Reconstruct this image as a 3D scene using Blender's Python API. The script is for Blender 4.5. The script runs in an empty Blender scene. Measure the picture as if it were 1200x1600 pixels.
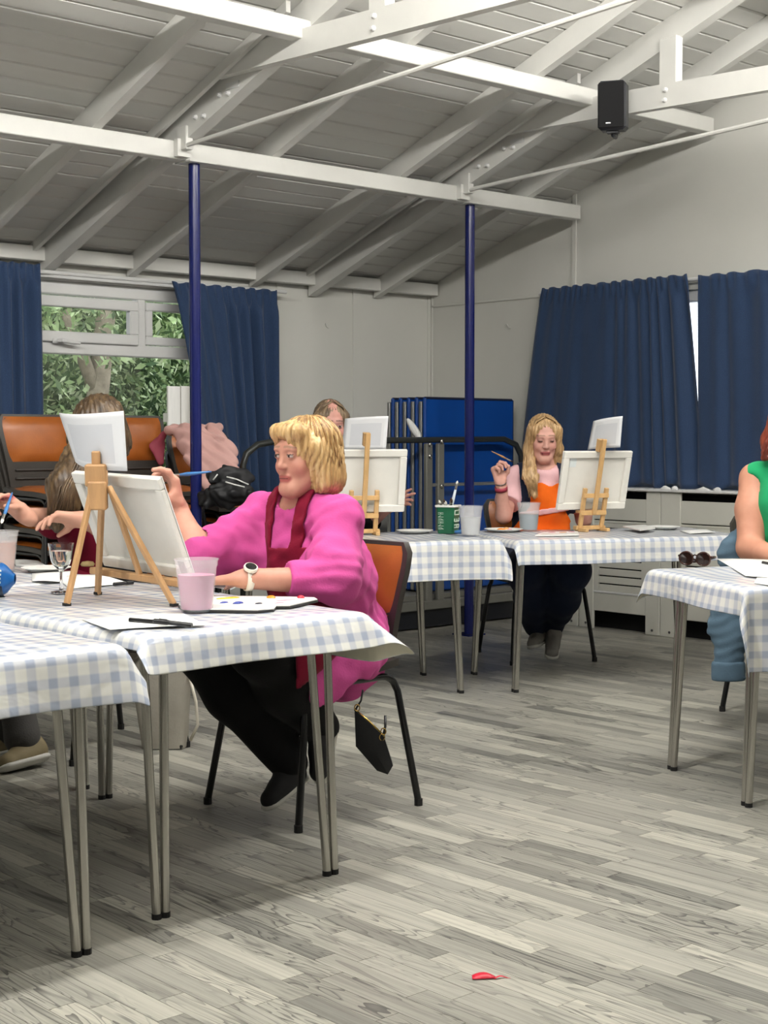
import bpy, math, random
import numpy as np
from mathutils import Vector, Matrix
random.seed(7)
R = math.radians
SC = bpy.context.scene
COL = SC.collection
# ------------------------------------------------------------------ camera
CAM_H = 1.17
FOC = 2328.0
PITCH = math.atan(115.0/FOC)
YAW = R(-42.0)
cd = bpy.data.cameras.new('camera')
cam = bpy.data.objects.new('camera', cd)
COL.objects.link(cam)
cam.location = (0, 0, CAM_H)
cam.rotation_euler = (math.pi/2-PITCH, 0, YAW)
cd.sensor_fit = 'VERTICAL'; cd.sensor_height = 36.0
cd.lens = FOC/1600*36.0
cd.clip_start = 0.05; cd.clip_end = 200
SC.camera = cam
# ------------------------------------------------------------------ colour management, world
SC.view_settings.view_transform = 'Standard'
SC.view_settings.look = 'None'
SC.view_settings.gamma = 1.0
SC.view_settings.use_curve_mapping = False
SC.view_settings.exposure = 0.06
SC.cycles.max_bounces = 9; SC.cycles.diffuse_bounces = 2; SC.cycles.glossy_bounces = 3; SC.cycles.transmission_bounces = 9; SC.cycles.transparent_max_bounces = 12
SC.cycles.caustics_reflective = False; SC.cycles.caustics_refractive = False
wd = bpy.data.worlds.new('overcast_sky'); SC.world = wd; wd.use_nodes = True
bg = wd.node_tree.nodes['Background']
bg.inputs[0].default_value = (0.86, 0.93, 1.0, 1); bg.inputs[1].default_value = 2.6
LAMP_STRENGTH = 86.0       # brightness of the ceiling tube lights (built with the ceiling below)

# ------------------------------------------------------------------ helpers
FW0 = Vector((math.sin(-YAW), math.cos(-YAW), 0)); RT = Vector((FW0.y, -FW0.x, 0)); UP0 = Vector((0, 0, 1))
FWD = FW0*math.cos(PITCH)-UP0*math.sin(PITCH); UPC = UP0*math.cos(PITCH)+FW0*math.sin(PITCH)
CPOS = Vector((0, 0, CAM_H))
def ray(px, py): return FWD+RT*((px-600)/FOC)+UPC*((800-py)/FOC)
def at(px, py, d):                    # measured point of the photograph at a known distance -> room coordinates
    return CPOS+ray(px, py)*d
def on(px, py, z):                    # measured point on a level surface
    r = ray(px, py); return CPOS+r*((z-CAM_H)/r.z)
def project(p):
    v = Vector(p)-CPOS; d = v.dot(FWD)
    return 600+FOC*v.dot(RT)/d, 800-FOC*v.dot(UPC)/d, d

def lin(c):
    return tuple((x/255/12.92 if x/255 <= .04045 else ((x/255+.055)/1.055)**2.4) for x in c)
MATS = {}
class NT:                              # small node helper
    def __init__(s, name):
        s.m = bpy.data.materials.new(name); s.m.use_nodes = True
        s.t = s.m.node_tree; s.b = s.t.nodes['Principled BSDF']; MATS[name] = s.m
    def n(s, kind, **kw):
        x = s.t.nodes.new(kind)
        for k, v in kw.items():
            if k in x.inputs: x.inputs[k].default_value = v
            else: setattr(x, k, v)
        return x
    def l(s, a, b): s.t.links.new(a, b)
    def ramp(s, fac, stops):
        r = s.n('ShaderNodeValToRGB'); e = r.color_ramp.elements
        while len(e) < len(stops): e.new(.5)
        for i, (p, c) in enumerate(stops): e[i].position = p; e[i].color = (*c, 1)
        s.l(fac, r.inputs[0]); return r.outputs[0]
    def bump(s, h, strength=.2, dist=.01):
        b = s.n('ShaderNodeBump', Strength=strength, Distance=dist); s.l(h, b.inputs['Height']); s.l(b.outputs[0], s.b.inputs['Normal'])
def mat(name, rgb, rough=.6, metal=0., var=.06, scale=8., bump=.0, bscale=None, spec=.5, coords='Object', stretch=None, sheen=0., alpha=None):
    """Principled material whose colour drifts a little with noise."""
    if name in MATS: return MATS[name]
    k = NT(name); c = lin(rgb)
    tc = k.n('ShaderNodeTexCoord'); src = tc.outputs[coords]
    if stretch:
        mp = k.n('ShaderNodeMapping'); mp.inputs['Scale'].default_value = stretch; k.l(src, mp.inputs[0]); src = mp.outputs[0]
    nz = k.n('ShaderNodeTexNoise', Scale=scale, Detail=5.0, Roughness=.6); k.l(src, nz.inputs['Vector'])
    lo = tuple(x*(1-var) for x in c); hi = tuple(min(1, x*(1+var)) for x in c)
    col = k.ramp(nz.outputs[0], [(.3, lo), (.7, hi)]); k.l(col, k.b.inputs['Base Color'])
    k.b.inputs['Roughness'].default_value = rough; k.b.inputs['Metallic'].default_value = metal
    k.b.inputs['Specular IOR Level'].default_value = spec
    if sheen: k.b.inputs['Sheen Weight'].default_value = sheen
    if bump:
        n2 = k.n('ShaderNodeTexNoise', Scale=bscale or scale*6, Detail=4.0); k.l(src, n2.inputs['Vector']); k.bump(n2.outputs[0], bump)
    return k.m
def tag(o, label=None, cat=None, group=None, kind=None):
    if label: o['label'] = label
    if cat: o['category'] = cat
    if group: o['group'] = group
    if kind: o['kind'] = kind
    return o
def thing(name, label, cat, loc=(0, 0, 0), rz=0., group=None, kind=None, parent=None):
    o = bpy.data.objects.new(name, None); COL.objects.link(o)
    o.empty_display_size = .05
    o.location = loc; o.rotation_euler = (0, 0, rz)
    if parent: o.parent = parent
    return tag(o, label, cat, group, kind)
def origin_of(o):
    p = Vector((0, 0, 0))
    while o: p += o.location; o = o.parent
    return p
class MB:
    """collects boxes, tubes, lathes ... into one mesh"""
    def __init__(s): s.v = []; s.f = []; s.uv = None
    def add(s, vs, fs):
        o = len(s.v); s.v += [tuple(v) for v in vs]; s.f += [tuple(i+o for i in f) for f in fs]; return s
    def box(s, lo, hi, M=None, bev=0.):
        x0, y0, z0 = lo; x1, y1, z1 = hi
        if bev <= 0:
            vs = [Vector((x, y, z)) for z in (z0, z1) for y in (y0, y1) for x in (x0, x1)]
            fs = [(0, 2, 3, 1), (4, 5, 7, 6), (0, 1, 5, 4), (2, 6, 7, 3), (0, 4, 6, 2), (1, 3, 7, 5)]
        else:
            b = bev; vs = []; idx = {}
            for sx in (0, 1):
                for sy in (0, 1):
                    for sz in (0, 1):
                        c = [(x0, x1)[sx], (y0, y1)[sy], (z0, z1)[sz]]; i = [(x0+b, x1-b)[sx], (y0+b, y1-b)[sy], (z0+b, z1-b)[sz]]
                        for ax in range(3):
                            p = list(i); p[ax] = c[ax]; idx[(sx, sy, sz, ax)] = len(vs); vs.append(Vector(p))
            fs = []
            for ax in range(3):
                a, c = [k for k in range(3) if k != ax]
                for sd in (0, 1):
                    q = []
                    for (u, w) in ((0, 0), (1, 0), (1, 1), (0, 1)):
                        k = [0, 0, 0]; k[ax] = sd; k[a] = u; k[c] = w; q.append(idx[(*k, ax)])
                    fl = (sd == 1) != (ax == 1)
                    fs.append(tuple(q if fl else q[::-1]))
            for ax in range(3):
                a, c = [k for k in range(3) if k != ax]
                for u in (0, 1):
                    for w in (0, 1):
                        def g(t, which):
                            k = [0, 0, 0]; k[ax] = t; k[a] = u; k[c] = w; return idx[(*k, which)]
                        fs.append((g(0, a), g(1, a), g(1, c), g(0, c)))
            for sx in (0, 1):
                for sy in (0, 1):
                    for sz in (0, 1): fs.append(tuple(idx[(sx, sy, sz, ax)] for ax in range(3)))
        if M is not None: vs = [M @ v for v in vs]
        return s.add(vs, fs)
    def bar(s, a, b, w, h, up=(0, 0, 1), bev=0.):
        """rectangular bar from a to b; w across, h along up"""
        a = Vector(a); b = Vector(b); d = b-a; L = d.length; x = d.normalized(); u = Vector(up)
        y = u.cross(x).normalized(); z = x.cross(y)
        M = Matrix((x, y, z)).transposed().to_4x4(); M.translation = a
        return s.box((0, -w/2, -h/2), (L, w/2, h/2), M, bev)
    def tube(s, pts, r, n=10, cap=True, closed=False):
        pts = [Vector(p) for p in pts]; m = len(pts)
        rs = r if isinstance(r, (list, tuple)) else [r]*m
        vs = []; fs = []; prev = None
        for i, p in enumerate(pts):
            if closed: t = (pts[(i+1) % m]-pts[i-1]).normalized()
            else: t = (pts[min(i+1, m-1)]-pts[max(i-1, 0)]).normalized()
            if prev is None:
                ref = Vector((0, 0, 1)) if abs(t.z) < .9 else Vector((1, 0, 0)); u = t.cross(ref).normalized()
            else: u = (prev-t*prev.dot(t)).normalized()
            prev = u; w = t.cross(u)
            for k in range(n):
                a = 2*math.pi*k/n; vs.append(p+(u*math.cos(a)+w*math.sin(a))*rs[i])
        for i in range(m if closed else m-1):
            j = (i+1) % m
            for k in range(n): fs.append((i*n+k, i*n+(k+1) % n, j*n+(k+1) % n, j*n+k))
        if cap and not closed: fs += [tuple(range(n))[::-1], tuple((m-1)*n+k for k in range(n))]
        return s.add(vs, fs)
    def lathe(s, prof, c=(0, 0, 0), n=24, cap=True, M=None):
        c = Vector(c); vs = []; fs = []
        for (r, z) in prof:
            for k in range(n):
                a = 2*math.pi*k/n; v = Vector((r*math.cos(a), r*math.sin(a), z)); vs.append((M @ v if M is not None else v)+c)
        for i in range(len(prof)-1):
            for k in range(n): fs.append((i*n+k, i*n+(k+1) % n, (i+1)*n+(k+1) % n, (i+1)*n+k))
        if cap: fs += [tuple(range(n))[::-1], tuple((len(prof)-1)*n+k for k in range(n))]
        return s.add(vs, fs)
    def prism(s, poly, ext, ax=0):
        """extrude a closed 2-D outline [(a,b)..] along axis ax between ext[0], ext[1]"""
        n = len(poly); vs = []
        for e in ext:
            for (a, b) in poly:
                vs.append({0: (e, a, b), 1: (a, e, b), 2: (a, b, e)}[ax])
        fs = [tuple(range(n))[::-1], tuple(range(n, 2*n))]+[(i, (i+1) % n, n+(i+1) % n, n+i) for i in range(n)]
        return s.add(vs, fs)
    def grid(s, rows, closed_u=False):
        o = len(s.v); n = len(rows[0]); s.v += [tuple(p) for r in rows for p in r]
        for i in range(len(rows)-1):
            for k in range(n if closed_u else n-1):
                k2 = (k+1) % n; s.f.append((o+i*n+k, o+i*n+k2, o+(i+1)*n+k2, o+(i+1)*n+k))
        return s
    def mesh(s, name, off=(0, 0, 0)):
        me = bpy.data.meshes.new(name); o = Vector(off)
        me.from_pydata([Vector(v)-o for v in s.v], [], s.f); me.update(); return me
    def build(s, name, m, parent=None, world=True, smooth=False, fixn=True):
        off = origin_of(parent) if (parent and world) else (0, 0, 0)
        me = s.mesh(name, off)
        if fixn:
            import bmesh
            bm = bmesh.new(); bm.from_mesh(me); bmesh.ops.recalc_face_normals(bm, faces=bm.faces[:]); bm.to_mesh(me); bm.free()
        if isinstance(m, str): m = MATS[m]
        me.materials.append(m)
        if smooth is True:
            me.polygons.foreach_set('use_smooth', [True]*len(me.polygons))
        elif smooth:                                    # smooth with hard edges past an angle (degrees)
            me.polygons.foreach_set('use_smooth', [True]*len(me.polygons))
            try: me.set_sharp_from_angle(angle=R(smooth))
            except Exception: pass
        o = bpy.data.objects.new(name, me); COL.objects.link(o)
        if parent: o.parent = parent
        return o
def copy_tree(o, parent=None):
    c = o.copy(); COL.objects.link(c); c.parent = parent
    for ch in list(o.children): copy_tree(ch, c)
    return c
def solidify(o, t, off=0.):
    m = o.modifiers.new('thickness', 'SOLIDIFY'); m.thickness = t; m.offset = off; return o
def wob(x, *ph): return math.sin(x*1.7+ph[0])*.5+math.sin(x*3.1+ph[0]*2.3)*.3+math.sin(x*5.3+ph[0]*.7)*.2

# ------------------------------------------------------------------ base materials
mat('wall_paint', (226, 225, 217), .62, var=.025, scale=1.5, bump=.03, bscale=60)
mat('ceiling_paint', (221, 220, 214), .5, var=.04, scale=2.2, bump=.05, bscale=30, stretch=(.4, 3, 3))
mat('timber_paint', (230, 229, 223), .45, var=.035, scale=4., bump=.08, bscale=22, stretch=(1, 1, 1))
mat('gloss_white', (232, 232, 230), .28, var=.02, scale=5.)
mat('cream_gloss', (222, 221, 210), .4, var=.03, scale=4.)
mat('navy_gloss', (24, 33, 96), .22, var=.08, scale=6.)
mat('black_gap', (12, 12, 14), .9)
mat('black_tube', (17, 18, 20), .25, var=.1)
mat('dark_plastic', (52, 51, 50), .42, var=.08, scale=10., bump=.04, bscale=120)
mat('black_plastic', (24, 26, 32), .45, var=.06, scale=12., bump=.05, bscale=200)
mat('steel', (186, 184, 178), .27, metal=1., var=.05, scale=25., stretch=(1, 1, .1))
mat('steel_dark', (120, 120, 118), .35, metal=.9, var=.06)
mat('rubber', (18, 18, 18), .7)

# ------------------------------------------------------------------ room measurements
XG, YW = 7.30, 7.62            # end (gable) wall, window wall
XL, YF = -4.2, -2.05
SL = .366; Z0 = 2.24; YE = 7.60 # roof: z = Z0 + SL*(YE-y)
YR = (YW+YF)/2                  # ridge
def roof(y): return Z0+SL*(YE-y)
RAF = .117

# ------------------------------------------------------------------ ceiling: boards, rafters, purlins, trusses
ceil = MB().prism([(YW+.3, roof(YW+.3)+.03), (YR, roof(YR)+.03), (YF-.3, roof(YW+.3)+.03), (YF-.3, roof(YW+.3)+.09), (YR, roof(YR)+.09), (YW+.3, roof(YW+.3)+.09)], (XL-.2, XG+.2)).build('ceiling', 'ceiling_paint')
tag(ceil, kind='structure')
# boards run along the room, bevelled on their lower edges
sl = math.hypot(1, SL); PB = .115
def board_mesh(x0, x1):
    b = MB(); w = PB*sl; t = .022; ch = .009
    prof = [(-w/2+.001, t), (-w/2+.0015, ch), (-w/2+ch, 0), (w/2-ch, 0), (w/2-.0015, ch), (w/2-.001, t)]
    b.prism(prof, (x0, x1)); return b.mesh('board')
bme = board_mesh(XL, XG); bme.materials.append(MATS['ceiling_paint'])
ang = math.atan(SL)
nb = 0; y = YW-.05
while y > YR+.02:
    o = bpy.data.objects.new('board', bme); COL.objects.link(o); o.parent = ceil
    o.location = (0, y, roof(y)+random.uniform(-.001, .001)); o.rotation_euler = (-ang, 0, 0); y -= PB; nb += 1
o = MB().prism([(YR, roof(YR)), (YF, roof(YW)), (YF, roof(YW)+.02), (YR, roof(YR)+.02)], (XL, XG)).build('boarded_slope', 'ceiling_paint', ceil)
def sloped(x0, x1, ya, yb, top, depth):
    return MB().prism([(ya, roof(ya)-top), (yb, roof(yb)-top), (yb, roof(yb)-top-depth), (ya, roof(ya)-top-depth)], (x0, x1))
for x in (1.83, 2.80, 3.73, 4.80, 5.70, 6.75):
    sloped(x, x+.052, YW-.02, YR, 0, RAF).build('rafter', 'timber_paint', ceil)
# purlins, on the blue posts and further up
def purlin(y, ztop, h, x1, d=.07):
    return MB().box((XL, y, ztop-h), (x1, y+d, ztop), bev=.004).build('purlin', 'timber_paint', ceil)
purlin(6.20, 2.635, .088, XG-.05); purlin(5.17, 3.010, .085, XG-.09, .075); purlin(4.0, 3.42, .085, XG-.09, .075)
MB().box((XL, 7.53, 2.165), (XG-.01, 7.60, 2.245), bev=.003).build('eaves_plate', 'timber_paint', ceil)
def bolt(p, parent, ax=0):
    M = Matrix.Rotation(R(-90), 4, 'Y')
    return MB().lathe([(.013, 0), (.013, .006), (.008, .012), (.008, .018)], p, 8, M=M).build('bolt', 'gloss_white', parent, smooth=40)
for x in (2.27, 4.22, 6.18):
    tr = thing('roof_truss', None, None, (x, YR, 2.8), parent=ceil)
    sloped(x, x+.07, YW-.02, YR, 0, RAF+.025).build('principal_rafter', 'timber_paint', tr)
    sloped(x-.075, x-.05, YW-.05, 5.25, .0, .05).build('cable_batten', 'timber_paint', tr)
    zc = lambda y: 2.845+.03*(y-5.0)
    MB().prism([(5.84, zc(5.84)), (5.63, roof(5.63)-.012), (5.5, zc(5.5)+.117), (YR, zc(YR)+.117), (YR-3.4, zc(YR)+.117-.1), (YR-3.4, zc(YR)-.1), (YR, zc(YR))], (x-.048, x)).build('tie_beam', 'timber_paint', tr)
    st = MB().box((x-.035, 4.64, zc(4.69)+.05), (x+.02, 4.745, roof(4.69)-RAF), bev=.003).build('hanger_strut', 'timber_paint', tr)
    for dz in (.035, .085): bolt((x-.048, 4.70-dz*.1, zc(4.7)+dz), tr)
    MB().tube([(x+.0, 6.13, 2.605), (x, 2.78, 2.742)], .0115, 8).build('tie_rod', 'timber_paint', tr, smooth=40)
    MB().tube([(x+.0, YF+YW-6.13, 2.605), (x, 2.78, 2.742)], .0115, 8).build('tie_rod', 'timber_paint', tr, smooth=40)
    br = MB().box((x-.012, 6.12, 2.585), (x+.03, 6.195, 2.70), bev=.003)
    br.box((x-.03, 6.165, 2.555), (x+.045, 6.199, 2.64)); br.build('bracket', 'timber_paint', tr)
    for k, yy in enumerate((6.05, 5.98, 5.85, 5.78)):
        bolt((x, yy, roof(yy)-.08-(k % 2)*.03), tr)
    MB().box((x-.004, 5.70, roof(5.72)-.115), (x, 5.80, roof(5.72)-.085)).build('plate', 'gloss_white', tr)
# tube lights along the ridge, and a second row nearer the other side
le = NT('tube_light'); le.b.inputs['Base Color'].default_value = (1, 1, 1, 1)
le.b.inputs['Emission Color'].default_value = (1.0, .975, .93, 1); le.b.inputs['Emission Strength'].default_value = LAMP_STRENGTH
def tube_lamp(x, y, z, L=1.5, label=''):
    t = thing('tube_light', label, 'light', (x, y, z), group='ceiling tube lights')
    MB().box((x-L/2, y-.075, z+.045), (x+L/2, y+.075, z+.085), bev=.004).build('housing', 'gloss_white', t)
    b = MB(); pr = [(.055*math.cos(a), .05*math.sin(a)) for a in [2*math.pi*k/12 for k in range(12)]]
    b.prism([(y+p, z+q) for p, q in pr], (x-L/2, x+L/2)); b.build('diffuser', 'tube_light', t, smooth=40)
    for s in (-1, 1): MB().tube([(x+s*L*.35, y, z+.08), (x+s*L*.35, y, roof(max(y, 2*YR-y))-.01)], .006, 6).build('hanging_rod', 'gloss_white', t)
for i, x in enumerate((-.8, .9, 2.6, 4.3)): tube_lamp(x, 2.92, 3.35, label='white tube light below the roof ridge, ' + ('farthest from the end wall', 'above the camera', 'above the middle of the hall', 'between the hall middle and the added end tube')[i])
tube_lamp(6.0, 2.92, 3.3, L=.8, label='added short tube light below the roof ridge, brightening the end wall')  # extra lamp, added to brighten the end wall
for i, x in enumerate((.4, 3.6)): tube_lamp(x, .9, 2.9, L=.24, label='short white tube light on the camera side of the hall, ' + ('left', 'right')[i])

# ------------------------------------------------------------------ walls
def wall_with_hole(name, ax, pos, thick, a0, a1, top, hole):
    """rectangle a0..a1 by 0..top with one opening, extruded along axis ax"""
    h0, h1, b0, b1 = hole; b = MB()
    for (p0, p1, q0, q1) in ((a0, h0, 0, top), (h1, a1, 0, top), (h0, h1, 0, b0), (h0, h1, b1, top)):
        lo = [p0, 0, q0]; hi = [p1, 0, q1]
        if ax == 1: b.box((p0, pos, q0), (p1, pos+thick, q1))
        else: b.box((pos, p0, q0), (pos+thick, p1, q1))
    return b
W1 = (3.05, 5.42, .92, 2.07)
wb = wall_with_hole('w', 1, YW, .12, XL-.1, XG+.12, 2.3, W1).build('wall_back', 'wall_paint'); tag(wb, kind='structure')
W2 = (4.2, 6.3, .9, 2.05)
b = wall_with_hole('w', 0, XG, .12, YF, YW, 2.15, W2)
b.prism([(YW, 2.15), (YW, roof(YW)+.03), (YR, roof(YR)+.03), (YF, roof(YW)+.03), (YF, 2.15)], (XG, XG+.12))
wr = b.build('wall_right', 'wall_paint'); tag(wr, kind='structure')
mat('unseen_wall_dark', (112, 110, 104), .7, var=.03)  # unseen walls, colour darkened to cut bounced light
tag(MB().box((XL-.1, YF-.12, 0), (XG+.12, YF, 2.3)).build('wall_front', 'unseen_wall_dark'), kind='structure')
b = MB().prism([(YW, 0), (YW, roof(YW)+.03), (YR, roof(YR)+.03), (YF, roof(YW)+.03), (YF, 0)], (XL-.12, XL))
tag(b.build('wall_left', 'unseen_wall_dark'), kind='structure')
# cover strips on the wall panels
for (x, w) in ((6.575, .03), (7.27, .028), (5.93, .03)): MB().box((x, YW-.008, 0), (x+w, YW, 2.17), bev=.002).build('cover_strip', 'wall_paint', wb)
MB().box((XG-.009, 6.275, 0), (XG, 6.31, roof(6.29)), bev=.002).build('cover_strip', 'wall_paint', wr)
MB().box((XG-.010, 3.0, 2.088), (XG, YW-.01, 2.102), bev=.002).build('cover_strip', 'wall_paint', wr)
MB().box((XG-.010, YW-.03, 0), (XG, YW-.008, 2.2), bev=.002).build('cover_strip', 'wall_paint', wr)
for (nm, lo, hi) in (('baseboard_back', (XL, YW-.016, 0), (XG-.01, YW, .09)), ('baseboard_right', (XG-.016, YF, 0), (XG, YW-.017, .09))):
    tag(MB().box(lo, hi, bev=.003).build(nm, 'black_plastic'), kind='structure')
# thin picture hooks
for (lo, pr) in (((6.33, YW-.012, 1.93), wb), ((XG-.012, 6.87, 1.93), wr)):
    p = Vector(lo); MB().tube([p, p+Vector((.01, .004, -.02)), p+Vector((.03, .004, -.03))] if pr is wb else [p, p+Vector((.004, -.01, -.02)), p+Vector((.004, -.03, -.03))], .004, 6).build('wall_hook', 'wall_paint', pr)

# ------------------------------------------------------------------ windows
gl = NT('window_glass'); t = gl.t
tr_ = gl.n('ShaderNodeBsdfTransparent'); gs = gl.n('ShaderNodeBsdfGlossy', Roughness=.02); fr = gl.n('ShaderNodeFresnel', IOR=1.45); mx = gl.n('ShaderNodeMixShader')
gl.l(fr.outputs[0], mx.inputs[0]); gl.l(tr_.outputs[0], mx.inputs[1]); gl.l(gs.outputs[0], mx.inputs[2]); gl.l(mx.outputs[0], t.nodes['Material Output'].inputs[0])
def frame(b, ax, pos, d, a0, a1, b0, b1, w):
    for (p0, p1, q0, q1) in ((a0, a1, b0, b0+w), (a0, a1, b1-w, b1), (a0, a0+w, b0+w, b1-w), (a1-w, a1, b0+w, b1-w)):
        if ax == 1: b.box((p0, pos, q0), (p1, pos+d, q1), bev=.006)
        else: b.box((pos, p0, q0), (pos+d, p1, q1), bev=.006)
    return b
win = thing('window_1', None, None, (4.2, YW, W1[2]), kind='structure')
b = frame(MB(), 1, YW+.0, .07, *W1, .075)
b.box((W1[0]+.05, YW+.003, 1.655), (W1[1]-.05, YW+.067, 1.725), bev=.006)
b.box((4.885, YW+.005, 1.70), (4.945, YW+.065, 2.03), bev=.006)
b.box((W1[0]-.02, YW-.012, 2.07), (W1[1]+.02, YW, 2.125)); b.build('window_frame', 'gloss_white', win)
sash = frame(MB(), 1, YW-.018, .05, 3.15, 4.883, 1.722, 1.985, .062).build('top_sash', 'gloss_white', win)
b = MB().box((4.30, YW-.03, 1.712), (4.36, YW-.018, 1.742), bev=.004)
b.tube([(4.33, YW-.03, 1.727), (4.345, YW-.055, 1.729), (4.40, YW-.058, 1.720), (4.46, YW-.056, 1.716)], [.011, .013, .012, .008], 8)
b.build('handle', 'gloss_white', sash, smooth=45)
frame(MB(), 1, YW+.01, .04, 4.95, 5.345, 1.73, 1.985, .05).build('top_sash', 'gloss_white', win)
for (x0, x1, z0, z1) in ((3.2, 4.83, 1.77, 1.93), (4.99, 5.30, 1.77, 1.94), (3.12, 5.35, .99, 1.66)):
    MB().box((x0, YW+.03, z0), (x1, YW+.036, z1)).build('pane', 'window_glass', win)
MB().box((3.0, YW-.10, .895), (5.5, YW, .918), bev=.005).build('window_sill', 'gloss_white', win)
win2 = thing('window_2', None, None, (XG, 5.2, W2[2]), kind='structure')
b = frame(MB(), 0, XG+.02, .07, *W2, .07); b.box((XG+.024, 5.22, .93), (XG+.086, 5.29, 2.02)); b.build('window_frame', 'gloss_white', win2)
for (y0, y1) in ((4.26, 5.23), (5.28, 6.24)): MB().box((XG+.05, y0, .96), (XG+.056, y1, 1.99)).build('pane', 'window_glass', win2)
MB().box((7.06, 4.0, .855), (XG+.02, 6.62, .872), bev=.004).build('window_sill', 'gloss_white', win2)

# ------------------------------------------------------------------ floor of printed planks (individual strips)
k = NT('floor_planks')
tc = k.n('ShaderNodeTexCoord'); geo = k.n('ShaderNodeNewGeometry')
at_ = k.n('ShaderNodeAttribute', attribute_name='tone'); 
mp = k.n('ShaderNodeVectorMath', operation='MULTIPLY_ADD'); k.l(geo.outputs['Position'], mp.inputs[0]); mp.inputs[1].default_value = (1, .11, 1)
sc_ = k.n('ShaderNodeVectorMath', operation='SCALE', Scale=37.0); cmb = k.n('ShaderNodeCombineXYZ'); 
for i in range(3): k.l(at_.outputs['Fac'], cmb.inputs[i])
k.l(cmb.outputs[0], sc_.inputs[0]); k.l(sc_.outputs[0], mp.inputs[2])
# growth-ring figure: distorted noise bands
n1 = k.n('ShaderNodeTexNoise', Scale=17.0, Detail=2.0, Distortion=.7); k.l(mp.outputs[0], n1.inputs['Vector'])
ml = k.n('ShaderNodeMath', operation='MULTIPLY'); ml.inputs[1].default_value = 11.0; k.l(n1.outputs[0], ml.inputs[0])
fr_ = k.n('ShaderNodeMath', operation='FRACT'); k.l(ml.outputs[0], fr_.inputs[0])
n2 = k.n('ShaderNodeTexNoise', Scale=95.0, Detail=4.0, Roughness=.7); mp2 = k.n('ShaderNodeMapping'); mp2.inputs['Scale'].default_value = (1, .16, 1); k.l(mp.outputs[0], mp2.inputs[0]); k.l(mp2.outputs[0], n2.inputs['Vector'])
n3 = k.n('ShaderNodeTexNoise', Scale=4.0, Detail=2.0); k.l(mp.outputs[0], n3.inputs['Vector'])
base = k.ramp(at_.outputs['Fac'], [(0., lin((118, 117, 111))), (.3, lin((148, 146, 137))), (.7, lin((171, 169, 158))), (1., lin((193, 190, 177)))])
ringc = k.ramp(fr_.outputs[0], [(0., (.30, .30, .31)), (.12, (.42, .42, .43)), (.40, (.98, .98, .98)), (1., (.96, .96, .95))])
grain = k.ramp(n2.outputs[0], [(.32, (.58, .58, .58)), (.62, (1.06, 1.06, 1.06))])
msk = k.ramp(n3.outputs[0], [(.42, (0, 0, 0)), (.56, (1, 1, 1))])
m1 = k.n('ShaderNodeMix', data_type='RGBA', blend_type='MULTIPLY'); k.l(msk, m1.inputs['Factor']); k.l(base, m1.inputs['A']); k.l(ringc, m1.inputs['B'])
m2 = k.n('ShaderNodeMix', data_type='RGBA', blend_type='MULTIPLY'); m2.inputs['Factor'].default_value = .75; k.l(m1.outputs['Result'], m2.inputs['A']); k.l(grain, m2.inputs['B'])
k.l(m2.outputs['Result'], k.b.inputs['Base Color'])
k.b.inputs['Roughness'].default_value = .38; k.b.inputs['Specular IOR Level'].default_value = .45
k.bump(n2.outputs[0], .06, .004)
mat('floor_base', (150, 148, 136), .6)
floor = MB().box((XL, YF, -.05), (XG, YW, -.0015)).build('floor', 'floor_base'); tag(floor, kind='structure')
PW, PL = .0655, .38
cells = []
x = -.6; ci = 0
while x < XG-.01:
    y = -.4-random.random()*PL
    while y < YW-.005:
        y1 = min(y+PL*random.choice((1, 1, 1, .8, 1.25)), YW-.002)
        cells.append((x, min(x+PW, XG-.002), y, y1)); y = y1
    x += PW; ci += 1
def inview(c):
    u, v, d = project(((c[0]+c[1])/2, (c[2]+c[3])/2, 0)); return d if (-20 < u < 1220 and 600 < v < 1625) else 1e9
cells.sort(key=inview)
def plank_verts(c):
    g = .0003; x0, x1, y0, y1 = c[0]+g, c[1]-g, c[2]+g, c[3]-g; e = .0004
    return [(x0, y0, -.002), (x1, y0, -.002), (x1, y1, -.002), (x0, y1, -.002), (x0+e, y0+e, 0), (x1-e, y0+e, 0), (x1-e, y1-e, 0), (x0+e, y1-e, 0)]
PF = [(4, 5, 6, 7), (0, 1, 5, 4), (1, 2, 6, 5), (2, 3, 7, 6), (3, 0, 4, 7)]
def tone_attr(me, vals):
    a = me.attributes.new('tone', 'FLOAT', 'FACE'); a.data.foreach_set('value', vals)
for i, c in enumerate(cells[:300]):
    me = bpy.data.meshes.new('plank'); cx, cy = (c[0]+c[1])/2, (c[2]+c[3])/2
    me.from_pydata([(v[0]-cx, v[1]-cy, v[2]) for v in plank_verts(c)], [], PF); tone_attr(me, [random.betavariate(2, 1.7)]*5)
    me.materials.append(MATS['floor_planks']); o = bpy.data.objects.new('plank', me); COL.objects.link(o); o.parent = floor; o.location = (cx, cy, 0)
b = MB(); tv = []
for c in cells[300:]:
    b.add(plank_verts(c), PF); tv += [random.betavariate(2, 1.7)]*5
me = b.mesh('far_planks'); tone_attr(me, tv); me.materials.append(MATS['floor_planks'])
o = bpy.data.objects.new('far_planks', me); COL.objects.link(o); o.parent = floor; o['kind'] = 'stuff'
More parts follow.
